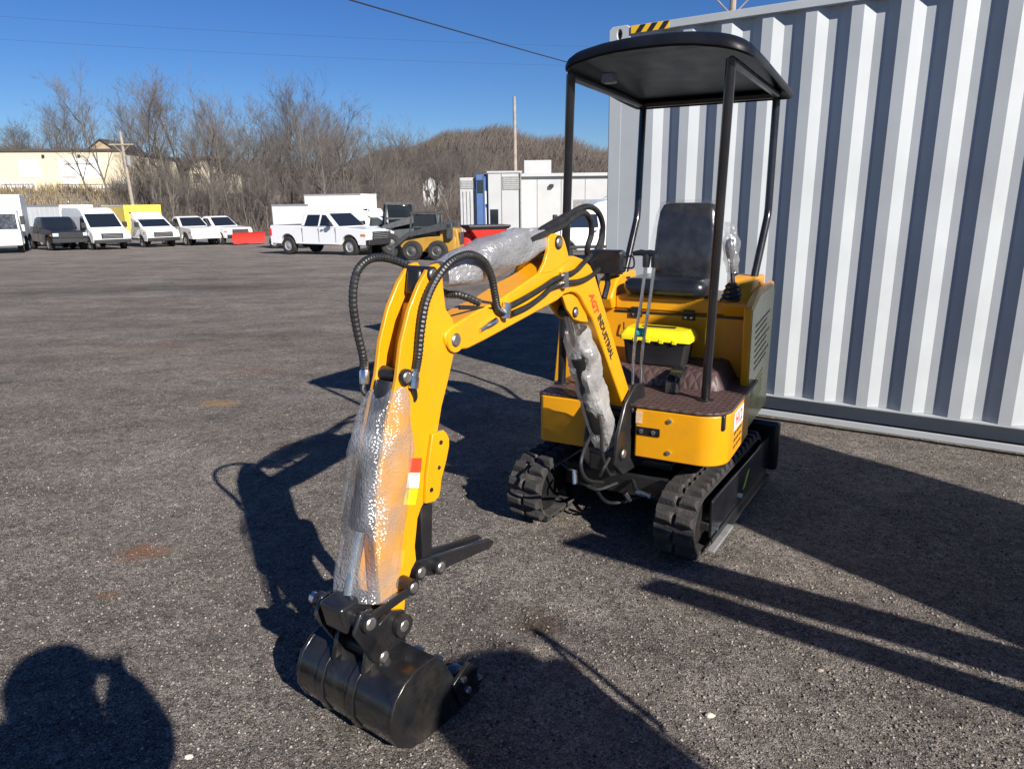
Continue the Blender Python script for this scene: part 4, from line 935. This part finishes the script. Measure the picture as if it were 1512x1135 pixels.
# red equipment next to the loaders
rd = place('fuel_caddy', 'upright red fuel drum beside the yellow skid steer', 'drum', 690, 29.5, 0)
MB().lathe([(0, .30), (.02, .33), (.5, .33), (.52, .345), (.54, .33), (.95, .33), (.97, .30), (.975, .05)], (0, 0, 0), (0, 0, 1), 20).build('drum', PLR, rd)
MB().lathe([(0, .06), (.05, .06), (.055, .02)], (.12, .1, .97), (0, 0, 1), 10).build('cap', PLA, rd)
MB().box(-.36, -.30, -.2, .2, .0, 1.25).build('handle_plate', PLR, rd, .02)
hp = place('hopper', 'red steel hopper with black rim on a stand', 'hopper', 717, 29.5, 20)
MB().loft([[(x, y, z) for x, y in rrect(0, 0, a, b_, .05)] for z, a, b_ in ((.45, .25, .25), (1.05, .75, .5), (1.1, .76, .51))]).build('hopper_body', PLR, hp)
MB().loft([[(x, y, z) for x, y in rrect(0, 0, a, b_, .05)] for z, a, b_ in ((1.1, .82, .55), (1.2, .9, .6), (1.25, .88, .58))]).build('hopper_rim', PLA, hp)
for sx in (-1, 1):
    for sy in (-1, 1): MB().cyl((sx*.42, sy*.3, 0), (sx*.3, sy*.25, .8), .035, 8).build('leg', PLR, hp)

# ================================================================== BUILDINGS
WALLW = mat('white_cladding', (.42, .43, .43), .6, var=.06, scale=1, dirt=.2, dcol=(.45, .43, .4), dscale=.7)
BLUEP = mat('blue_panel', (.06, .12, .28), .5, var=.1, scale=2)
CREAM = mat('cream_cladding', (.60, .53, .38), .7, var=.06, scale=.5, dirt=.12, dcol=(.4, .32, .2), dscale=.3)
TAN = mat('tan_siding', (.42, .32, .2), .7, var=.08, scale=.6)
ROOFD = mat('dark_roofing', (.06, .055, .05), .8, var=.2, scale=1)
VENT = mat('vent_grey', (.22, .22, .21), .6, var=.2, scale=6)
def bloc(name, label, px, Y, rz=0, cat_='building'): return thing(name, label, cat_, gpx(px, Y), rad(rz))
# site office stack with the blue panel
DOORW = mat('door_white', (.42, .43, .43), .5, var=.08, scale=3, dirt=.3, dcol=(.25, .23, .2), dscale=2)
t = bloc('parked_trailer', 'narrow white trailer end with grey louvre beside the blue container', 693, 41.5, cat_='trailer')
MB().box(-.48, .48, 0, 6, .55, 3.75).build('wall', DOORW, t, .03); MB().box(-.42, .42, -.03, 0, 3.15, 3.6).build('louvre', VENT, t)
for i in range(5): MB().box(-.40, .40, -.045, -.03, 3.19+i*.085, 3.22+i*.085).build('louvre_slat', DOORW, t)
for x_ in (-.30, -.1, .1, .30): MB().cyl((x_, -.03, .7), (x_, -.03, 3.0), .015, 6).build('lock_rod', VENT, t)
for s_ in (-1, 1): wheel(t, s_*.3, .4, .45, .25, RIMD)
t = bloc('storage_container', 'tall dark blue container end squeezed between white trailers', 715, 41.2, cat_='container')
MB().box(-.40, .40, 0, 6, .0, 3.9).build('wall', BLUEP, t, .02); MB().box(-.34, -.02, -.03, 0, 2.9, 3.6).build('dark_window', GL, t)
MB().box(-.01, .01, -.02, 0, .1, 3.8).build('door_gap', PLA, t); MB().box(.08, .20, -.03, 0, 2.3, 3.0).build('white_label', WHT, t); MB().box(.10, .14, -.03, 0, .9, 2.1).build('white_label', WHT, t)
t = bloc('site_cabin', 'white site cabin with grey vent and small dark window below', 748, 41.0)
MB().box(-1.0, .85, 0, 5, 0, 3.95).build('wall', WALLW, t, .02); MB().box(-1.05, .9, -.06, 5.05, 3.95, 4.05).build('roof', WALLW, t)
MB().box(-.2, .8, -.03, 0, 3.05, 3.75).build('vent', VENT, t)
for i in range(6): MB().box(-.15, .75, -.045, -.03, 3.1+i*.1, 3.13+i*.1).build('vent_slat', WALLW, t)
w_ = MB().box(-.9, -.45, -.03, 0, .9, 2.0).build('window', GL, t); MB().box(-.95, -.40, -.06, -.03, .84, .9).build('sill', VENT, w_)
MB().box(-.26, -.23, -.03, 0, .1, 3.9).build('panel_joint', VENT, t); MB().cyl((.80, -.06, 0), (.80, -.06, 3.95), .05, 8).build('downpipe', VENT, t)
# long white building with the rooftop sign board
t = bloc('warehouse', 'long low white metal building with a white board on its roof', 905, 46)
MB().box(-6.4, 9, 0, 9, 0, 4.0).build('wall', WALLW, t, .02)
for i in range(10): MB().box(-6.3+i*1.5, -6.27+i*1.5, -.02, 0, 0, 3.9).build('panel_joint', VENT, t)
rf = MB().box(-6.6, 9.2, -.25, 9.2, 4.0, 4.2).build('roof', WALLW, t, .02)
MB().box(-5.6, -3.9, .3, .5, 4.2, 5.0).build('roof_board', WALLW, rf, .02)
for x_ in (-5.3, -4.2): MB().box(x_-.05, x_+.05, .5, .9, 4.2, 4.9).build('board_brace', VENT, rf)
for x_ in (-3.9, .4): MB().box(x_-.12, x_+.12, -.25, -.02, 3.35, 3.55).build('wall_lamp', PLA, t, .02)
MB().box(-2.5, -.8, -.03, 0, .0, 2.6).build('roller_door', VENT, t)
# cream warehouse on the bank at the left
t = bloc('cream_warehouse', 'long cream warehouse with white doors on the bank behind the trucks', 85, 90, 6)
MB().box(-34, 8.8, 0, 20, -.6, 4.9).build('wall', CREAM, t)
rf = MB().box(-34.3, 9.1, -.25, 20.3, 4.9, 5.15).build('roof', ROOFD, t)
for x0_, x1_, z0_, z1_ in ((-3.2, -.8, 1.9, 3.9), (1.4, 6.2, 1.7, 4.1), (-5.8, -1.6, -.4, 1.4), (1.6, 3.3, .3, 2.1), (4.8, 7.8, -.4, .9), (8.0, 8.7, -.4, 1.6)):
    MB().box(x0_, x1_, -.06, 0, z0_, z1_).build('white_panel', WHT, t)
for x0_, x1_, z0_ in ((-5.5, -1.9, 1.05), (1.6, 3.3, .1), (2.0, 5.4, 3.35)): MB().box(x0_, x1_, -.09, -.06, z0_, z0_+.12).build('panel_grey_bar', VENT, t)  # plain grey bars set along the white panels
for x_ in (-7, -.2, 3.9): MB().box(x_-.12, x_+.12, -.25, 0, 4.2, 4.5).build('wall_lamp', PLA, t)
# dock platform railing
MB().box(1.2, 9.0, -.9, -.8, .95, 1.02).build('dock_rail', PLA, t)
for i in range(7): MB().box(1.2+i*1.28, 1.27+i*1.28, -.9, -.82, -.7, .98).build('rail_post', PLA, t)
def house(name, label, px, Y, w, h, d, rh, m, base=0):
    t = bloc(name, label, px, Y); 
    MB().prism([(-w/2, 0, base), (w/2, 0, base), (w/2, 0, h), (0, 0, h+rh), (-w/2, 0, h)], [(-w/2, d, base), (w/2, d, base), (w/2, d, h), (0, d, h+rh), (-w/2, d, h)]).build('wall', m, t)
    for s in (-1, 1): MB().prism([(s*(w/2+.3), -.3, h-.2), (0, -.3, h+rh+.02), (0, -.3, h+rh+.2), (s*(w/2+.3), -.3, h)], [(s*(w/2+.3), d+.3, h-.2), (0, d+.3, h+rh+.02), (0, d+.3, h+rh+.2), (s*(w/2+.3), d+.3, h)]).build('roof', ROOFD, t)
    for x_ in (-w*.25, w*.22):
        wi = MB().box(x_-.45, x_+.45, -.04, 0, h*.45, h*.45+1.3).build('window', GL, t); MB().box(x_-.55, x_+.55, -.06, -.03, h*.45-.1, h*.45).build('sill', WHT, wi)
house('gabled_house', 'tan gabled house rising behind the cream warehouse', 168, 118, 5.6, 6.6, 9, 1.9, TAN)
house('small_house', 'pale cream house half hidden among bare trees', 312, 104, 5.0, 3.2, 7, 1.6, mat('pale_siding', (.62, .56, .42), .7, var=.05))
house('small_house', 'far white house on the lower hillside behind the loaders', 640, 150, 3.6, 4.6, 6, 1.6, mat('white_siding', (.6, .6, .58), .7, var=.05), base=-2)

# ================================================================== POLES AND WIRES
WOOD = mat('weathered_pole', (.30, .25, .20), .85, var=.25, scale=3, bump=.2); WOODL = mat('pale_pole', (.30, .26, .21), .85, var=.2, scale=3)
INS = mat('insulator', (.12, .12, .13), .3)
def pole(label, px, Y, h, m, lean=0, arm=True, az=0, r=.15):
    g = gpx(px, Y); t = thing('utility_pole', label, 'utility pole', g, az)
    MB().tube([(0, 0, -.3), (lean*h*.5, 0, h*.5), (lean*h, 0, h)], [r, r*.85, r*.65], 10).build('shaft', m, t)
    if arm:
        a = MB().box(lean*h-.95, lean*h+.95, -.14, -.05, h-1.0, h-.90).build('cross_arm', m, t)
        for x_ in (-.85, -.4, .4, .85): MB().lathe([(0, .03), (.05, .05), (.1, .03), (.14, .045), (.18, .02)], (lean*h+x_, -.1, h-.86), (0, 0, 1), 8).build('insulator', INS, a)
        for s in (-1, 1): MB().cyl((lean*h+s*.7, -.1, h-.9), (lean*h, -.08, h-1.6), .025, 6).build('arm_brace', m, a)
        MB().lathe([(0, .02), (0, .2), (.7, .2), (.72, .05)], (lean*h+.35, -.0, h-2.5), (0, 0, 1), 12).build('transformer', VENT, t)
    return t
pole('pale leaning utility pole in front of the cream warehouse', 203, 58, 8.2, WOODL, -.035, True)
pole('thin bare pole standing against the hill by the white building', 762, 52, 9.6, WOOD, -.004, False, r=.16)
pole('tall utility pole with cross arm showing above the container', 1062, 26, 9.55, WOOD, 0, True, rad(-12))
WIRE = mat('wire', (.02, .02, .025), .6)
def wire(label, A, B, sag, r):
    A, B = Vector(A), Vector(B); pts = [A.lerp(B, t)-Vector((0, 0, sag*4*t*(1-t))) for t in np.linspace(0, 1, 24)]
    tag(MB().tube(pts, r, 5).build('overhead_wire', WIRE), label, 'wire')
wire('dark overhead cable slanting down to the right across the sky', aty(330, -55, 13), aty(1062, 150, 40), .10, .016)
wire('faint upper power line crossing the sky at the left', aty(-60, 20, 62), aty(1000, 72, 70), .4, .007)
wire('faint lower power line crossing the sky at the left', aty(-60, 54, 62), aty(1000, 100, 70), .4, .007)

# ================================================================== HILLS
HILLM = mat('winter_wood_floor', (.085, .066, .054), .95, var=.4, scale=.12, bump=.8, bscale=.6)
def hill(name, prof, Y, depth, seed):
    """prof: photo skyline (px, py) at distance Y; the ridge gets a near and a far slope"""
    b = MB(); rr = np.random.default_rng(seed); xs_ = np.linspace(prof[0][0], prof[-1][0], 70); rows = []
    for k_, f in ((-1, 0), (-.75, .12), (-.5, .36), (-.25, .72), (-.1, .93), (0, 1), (.25, .85), (.7, .5), (1.2, 0)):
        row = []
        for x_ in xs_:
            py = np.interp(x_, [p[0] for p in prof], [p[1] for p in prof]); q = aty(x_, py, Y); zz = -2+(q[2]+2)*f*(1+.05*math.sin(x_*.07+k_*5)); X = q[0]*(1+k_*depth/Y*.6)
            row.append((X, Y+k_*depth, zz))
        rows.append(row)
    b.loft(rows, closed=False, cap=False); return struct(b.build(name, HILLM, ang=80)), rows
h1, rows1 = hill('hill', [(420, 262), (520, 245), (600, 224), (650, 212), (690, 198), (720, 197), (745, 203), (800, 212), (850, 222), (900, 232), (1050, 244), (1250, 262), (1500, 280)], 270, 110, 2)
h2, rows2 = hill('hill', [(-500, 236), (-200, 226), (0, 224), (60, 226), (140, 232), (260, 238), (400, 246), (560, 262)], 330, 120, 3)

# ================================================================== BARE TREES
def bark(name, a, c):
    m, n, b = newmat(name); oi = N(n, 'ShaderNodeObjectInfo'); tc = N(n, 'ShaderNodeTexCoord'); nz = N(n, 'ShaderNodeTexNoise'); nz.inputs['Scale'].default_value = .7; nz.inputs['Detail'].default_value = 3
    n.links.new(tc.outputs['Object'], nz.inputs['Vector']); av = N(n, 'ShaderNodeMath', operation='ADD'); n.links.new(oi.outputs['Random'], av.inputs[0]); n.links.new(nz.outputs['Fac'], av.inputs[1])
    hf = N(n, 'ShaderNodeMath', operation='MULTIPLY'); hf.inputs[1].default_value = .5; n.links.new(av.outputs[0], hf.inputs[0])
    mx = N(n, 'ShaderNodeMix', data_type='RGBA'); mx.inputs[6].default_value = (*a, 1); mx.inputs[7].default_value = (*c, 1); n.links.new(hf.outputs[0], mx.inputs[0]); n.links.new(mx.outputs[2], b.inputs['Base Color']); b.inputs['Roughness'].default_value = .9; return m
BARK = bark('grey_bark', (.085, .072, .061), (.19, .165, .14)); TWIG = bark('twig_brown', (.06, .052, .047), (.15, .13, .115)); TWIGR = bark('twig_russet', (.085, .060, .046), (.155, .112, .084))
def tree_meshes(seed, H, spread=.5, lean=0):
    rd_ = random.Random(seed); tr = MB(); br = MB()
    def grow(p, d, L, r, lev, mb):
        n = 4 if lev < 2 else 3; pts = [p]; rs = [r]; q = p.copy(); dd = d.copy()
        for i in range(n):
            dd = (dd+Vector((rd_.uniform(-1, 1), rd_.uniform(-1, 1), rd_.uniform(-.3, .8)))*(.10+.05*lev)).normalized()
            q = q+dd*(L/n); pts.append(q.copy()); rs.append(r*(1-.75*(i+1)/n))
        mb.tube(pts, rs, 6 if lev == 0 else (4 if lev < 2 else 3), cap=False)
        if lev >= 4: return
        cnt = (11, 6, 5, 4)[lev]
        for c_ in range(cnt):
            t = rd_.uniform(.28 if lev == 0 else .2, 1.0); i = min(n-1, int(t*n)); f = t*n-i; P_ = pts[i].lerp(pts[i+1], f); ax = (pts[i+1]-pts[i]).normalized()
            az = rd_.uniform(0, 2*pi); an = rad(rd_.uniform(22, 52)); u_ = ax.orthogonal().normalized(); w_ = ax.cross(u_)
            nd = (ax*cos(an)+(u_*cos(az)+w_*sin(az))*sin(an)*(spread+.5)).normalized(); nd = (nd+Vector((0, 0, .22))).normalized()
            grow(P_, nd, L*rd_.uniform(.38, .62)*(1.0 if lev else (1.1-.5*t)), max(.009, rs[i]*.52), lev+1, br)
    grow(Vector((0, 0, -.3)), Vector((lean, 0, 1)).normalized(), H*.86, H*.0125, 0, tr)
    return tr.mesh('trunk', BARK, 80), br.mesh('crown', TWIG, None)
TM = [tree_meshes(100+i, 14.0, .45+.1*(i % 3), (.28 if i == 0 else .04*(i-3))) for i in range(7)]
def put_tree(label, group, px, Y, H, var, rz=None, mat_=None):
    g = gpx(px, Y); s = H/14.0; t = thing('bare_tree', label, 'tree', g, random.uniform(0, 6.28) if rz is None else rz, group); t.scale = (s*random.uniform(.85, 1.15), s*random.uniform(.85, 1.15), s)
    for nme, me in zip(('trunk', 'crown'), TM[var]):
        o = bpy.data.objects.new(nme, me); COL.objects.link(o); o.parent = t
random.seed(21)
put_tree('tall bare tree leaning left in front of the cream warehouse', None, 172, 68, 10.5, 0, pi)
put_tree('slanting bare tree beside the pale leaning pole', None, 140, 69, 8.0, 0, pi-.2)
def wood(px, Y):
    if px < 225: return 'bare tree whose crown rises behind the cream warehouse roof', 'bare trees behind the cream warehouse'
    if px < 395: return 'leafless tree in the woods behind the yellow box truck and plow pickup', 'bare trees behind the plow pickup'
    if px < 560: return 'leafless tree in the woods behind the white crew cab pickup', 'bare trees behind the crew cab pickup'
    return 'low leafless tree at the foot of the brown hill', 'bare trees at the foot of the hill'
front = [(30, 9.5), (66, 11), (92, 14), (120, 15.5), (138, 15), (205, 15.8), (232, 14.5), (262, 13.5), (285, 14.5), (318, 15.2), (345, 13.8), (372, 13), (402, 13.5), (430, 15), (452, 15), (478, 14.8), (505, 13), (532, 12.2), (560, 11.5), (585, 11.2), (612, 10), (640, 9.5), (668, 9.2), (700, 9), (735, 8.6)]
for i, (px, H) in enumerate(front): put_tree(*wood(px, 70), px, random.uniform(64, 76) if px > 225 else random.uniform(112, 120), H*random.uniform(.95, 1.05)*(.90 if px < 225 else .80), 1+i % 6)
for i in range(46):
    px = random.uniform(210, 800); put_tree(*wood(px, 90), px, random.uniform(78, 112), random.uniform(9, 13.5)*(.84 if px < 520 else .66), random.randrange(1, 7))
SP_L = 'young leafless tree among the undergrowth of the woods'; SP_G = 'young bare trees in the undergrowth'
for i in range(90):
    px = random.uniform(205, 880); put_tree(SP_L, SP_G, px, random.uniform(61, 74), random.uniform(3.2, 6.5)*(1 if px < 560 else .75), random.randrange(1, 7))
for i in range(12): put_tree(*wood(0, 120), random.uniform(-60, 200), random.uniform(112, 130), random.uniform(8, 11), random.randrange(1, 7))
# undergrowth and the wooded hillside: thin three-sided stems, far too many to count
def stems(name, P_, Hh, r0, seed, mats, tilt=.25):
    r = np.random.default_rng(seed); n = len(P_); a = r.random(n)*2*pi; rr_ = r0*(.6+.8*r.random(n))
    top = P_+np.stack([(r.random(n)-.5)*2*tilt*Hh, (r.random(n)-.5)*2*tilt*Hh, Hh], -1); V = np.zeros((n, 4, 3))
    for j in range(3): V[:, j] = P_+np.stack([np.cos(a+j*2.094)*rr_, np.sin(a+j*2.094)*rr_, np.zeros(n)-.1], -1)
    V[:, 3] = top; tri = np.array([(0, 1, 3), (1, 2, 3), (2, 0, 3)]); T = (tri[None]+(np.arange(n)*4)[:, None, None]).reshape(-1, 3); V = V.reshape(-1, 3)
    me = bpy.data.meshes.new(name); me.vertices.add(len(V)); me.vertices.foreach_set('co', V.ravel()); me.loops.add(T.size); me.loops.foreach_set('vertex_index', T.ravel()); me.polygons.add(len(T))
    me.polygons.foreach_set('loop_start', np.arange(0, T.size, 3)); me.polygons.foreach_set('loop_total', np.full(len(T), 3)); me.update(); me.validate()
    for m in mats: me.materials.append(m)
    me.polygons.foreach_set('material_index', np.repeat(r.integers(0, len(mats), n), 3))
    o = bpy.data.objects.new(name, me); COL.objects.link(o); return struct(o, 'stuff')
r = np.random.default_rng(9); n = 26000
px_ = r.uniform(205, 930, n); Yv = r.uniform(62, 100, n); Hh = np.minimum(.25+r.gamma(1.5, .75, n), 3.6)
# stems grow in clumps with branching tips
Xv = (px_-756)/F*Yv*1.03; Pn = np.stack([Xv, Yv, np.array([G(a, b_) for a, b_ in zip(Xv, Yv)])], -1)
stems('undergrowth', Pn, Hh, .028, 3, [TWIG, TWIG, TWIGR, BARK], .6)
n = 5000; px_ = r.uniform(-120, 230, n); Yv = r.uniform(61, 78, n); Xv = (px_-756)/F*Yv*1.03
Pn = np.stack([Xv, Yv, np.array([G(a, b_) for a, b_ in zip(Xv, Yv)])], -1)
GRS = mat('dry_grass', (.30, .23, .10), .9, var=.3, scale=1)
stems('bank_grass', Pn, r.uniform(.2, 1.1, n), .035, 5, [GRS, TWIG, GRS, TWIGR], .5)
for nm, rows, nn, sd in (('hill_woods', rows1, 52000, 7), ('hill_woods', rows2, 20000, 8)):
    A = np.array(rows[:7]); rr_ = np.random.default_rng(sd); i = rr_.uniform(0, A.shape[0]-1.001, nn); j = rr_.uniform(0, A.shape[1]-1.001, nn); i0 = i.astype(int); j0 = j.astype(int); fi = (i-i0)[:, None]; fj = (j-j0)[:, None]
    Pn = (A[i0, j0]*(1-fi)*(1-fj)+A[i0+1, j0]*fi*(1-fj)+A[i0, j0+1]*(1-fi)*fj+A[i0+1, j0+1]*fi*fj)
    stems(nm, Pn, rr_.uniform(1.2, 4.6, nn), .15, sd, [TWIG, TWIGR, TWIG, BARK], .6)

# ================================================================== BEHIND THE CAMERA: what throws the near shadows
hs = Vector((sin(AZ), -cos(AZ), 0)); hpv = Vector((cos(AZ), sin(AZ), 0))
def sp_(along, perp, z=0): return hs*along+hpv*perp+Vector((0, 0, z))
# person taking the picture
SKIN = mat('skin', (.55, .36, .27), .5, var=.05); CLO = mat('dark_jacket', (.03, .035, .05), .8, var=.2); PHN = mat('phone_black', (.015, .015, .017), .2)
def person():
    J = {}
    def add(n_, p, r_): J[n_] = (Vector(p), r_)
    bx, by = .055, -.30
    add('pel', (bx, by-.02, 1.0), .15); add('wst', (bx, by-.01, 1.15), .18); add('chs', (bx, by, 1.38), .20); add('nkb', (bx+.02, by+.02, 1.55), .15); add('nck', (bx+.02, by+.04, 1.62), .13)
    add('hd0', (bx-.015, by+.06, 1.70), .10); add('hd1', (bx-.015, by+.06, 1.73), .115); add('hd2', (bx-.015, by+.05, 1.78), .065)
    E_ = [('pel', 'wst'), ('wst', 'chs'), ('chs', 'nkb'), ('nkb', 'nck'), ('nck', 'hd0'), ('hd0', 'hd1'), ('hd1', 'hd2')]
    for s, k_ in ((-1, 'l'), (1, 'r')):
        add('sh'+k_, (bx+s*.21, by+.0, 1.52), .10); add('el'+k_, (bx+s*.255, by+.12, 1.40), .09); add('wr'+k_, (bx+s*.105, by+.24, 1.53), .075); add('ha'+k_, (bx+s*.075, by+.265, 1.575), .048)
        E_ += [('chs', 'sh'+k_), ('sh'+k_, 'el'+k_), ('el'+k_, 'wr'+k_), ('wr'+k_, 'ha'+k_)]
        for f_ in range(4):
            z_ = 1.575+.018*f_; add('fa%s%d' % (k_, f_), (bx+s*.088, by+.285, z_), .0095); add('fb%s%d' % (k_, f_), (bx+s*.078, by+.312, z_+.004), .009); add('fc%s%d' % (k_, f_), (bx+s*.058, by+.316, z_+.006), .008)
            E_ += [('ha'+k_, 'fa%s%d' % (k_, f_)), ('fa%s%d' % (k_, f_), 'fb%s%d' % (k_, f_)), ('fb%s%d' % (k_, f_), 'fc%s%d' % (k_, f_))]
        add('ta'+k_, (bx+s*.06, by+.255, 1.585), .011); add('tb'+k_, (bx+s*.045, by+.262, 1.615), .009); E_ += [('ha'+k_, 'ta'+k_), ('ta'+k_, 'tb'+k_)]
        add('hp'+k_, (bx+s*.10, by-.02, .93), .11); add('kn'+k_, (bx+s*.13, by+.02, .50), .07); add('an'+k_, (bx+s*.14, by-.03, .10), .05); add('to'+k_, (bx+s*.16, by+.15, .045), .045)
        E_ += [('pel', 'hp'+k_), ('hp'+k_, 'kn'+k_), ('kn'+k_, 'an'+k_), ('an'+k_, 'to'+k_)]
    names = list(J); me = bpy.data.meshes.new('person'); me.from_pydata([J[k_][0] for k_ in names], [(names.index(a), names.index(b_)) for a, b_ in E_], [])
    o = bpy.data.objects.new('person', me); COL.objects.link(o); me.materials.append(CLO)
    o.modifiers.new('skin', 'SKIN'); sv_ = me.skin_vertices[0].data
    for i, k_ in enumerate(names): sv_[i].radius = (J[k_][1], J[k_][1])
    sv_[0].use_root = True
    o.modifiers.new('sub', 'SUBSURF').levels = 1; o.modifiers['sub'].render_levels = 1
    return o
pe = tag(person(), 'person in dark jacket standing and holding up a phone', 'person')
hat = MB().lathe([(-.03, .14), (.05, .145), (.10, .12), (.13, .07), (.14, .01)], (.04, -.25, 1.69), (0, -.1, 1), 20).build('knit_cap', CLO, pe)
fc = MB().lathe([(0, .02), (.02, .075), (.09, .092), (.17, .09), (.2, .08)], (.04, -.235, 1.60), (0, .05, 1), 16).build('face', SKIN, pe)
for s in (-1, 1): MB().lathe([(-.006, .004), (0, .011), (.004, .004)], (.04+s*.033, -.146, 1.715), (0, 1, 0), 8).build('eye', PHN, pe)
MB().tube([(.04, -.150, 1.72), (.04, -.135, 1.69), (.04, -.148, 1.68)], [.008, .014, .008], 8).build('nose', SKIN, pe)
MB().box(-.0+.015, .065, -.153, -.146, 1.648, 1.656).build('mouth', mat('lips', (.4, .18, .15), .5), pe, .002)
ph = MB().box(-.022, .135, -.030, -.020, 1.575, 1.652).build('phone', PHN, None, .003)
tag(ph, 'black phone held up level in both hands', 'phone')
# stand-in cargo trailer added out of view at right to cast the wide shadow
rz_ = math.atan2(hs.y, hs.x)
tr_ = thing('shadow_trailer', 'stand-in white cargo trailer with two ramps, added out of view to cast shadows', 'trailer', sp_(2.2, 3.62), rz_)
# local x = towards the sun, local y = to the right of the sun line
MB().box(-1.1, 1.4, -.75, .70, .42, 3.25).build('trailer_box', BOXW, tr_, .03)
for s in (-1, 1): wheel(tr_, .2, s*.62, .32, .2)
MB().box(1.4, 2.3, -.05, .05, .4, .5).build('drawbar', PLA, tr_)
def rampp(b0, b1, wv, name='shadow_ramp'):
    b0, b1, wv = Vector(b0), Vector(b1), Vector(wv); n_ = (b1-b0).cross(wv).normalized()*.02
    A = [b0-wv, b0+wv, b1+wv*.8, b1-wv*.8]; return MB().prism([p-n_ for p in A], [p+n_ for p in A]).build(name, RIM, tr_, .004)
iv = Matrix.Rotation(-rz_, 3, 'Z')
def tl_(along, perp, z): return iv @ (sp_(along, perp, z)-sp_(2.2, 3.62))
for al, p0_, p1_, w_, zt in ((1.02, 3.25, 2.10, .125, 2.02), (1.06, 2.98, 2.08, .085, 1.74)):  # ramps added and slanted to lay the two long diagonal shadow streaks
    rampp(tl_(al, p0_, .30), tl_(al-.02, p1_, zt), iv @ (hpv*w_))
MB().box(-1.25, -1.1, -.75, .3, .30, .42).build('tail_beam', PLA, tr_)
# a second machine of the same kind stands behind and right of the photographer
e2 = copy_tree(EX); e2['label'] = 'second yellow mini excavator parked behind the photographer'
h2_ = math.atan2(-hs.y, -hs.x); e2.rotation_euler = (0, 0, h2_)
c2 = sp_(.62+1.80, 1.22); e2.location = c2
for ch in e2.children:
    if ch.name.startswith('canopy'): ch.scale = (1, .6, 1)  # canopy of the copy narrowed to shape the shadow it casts
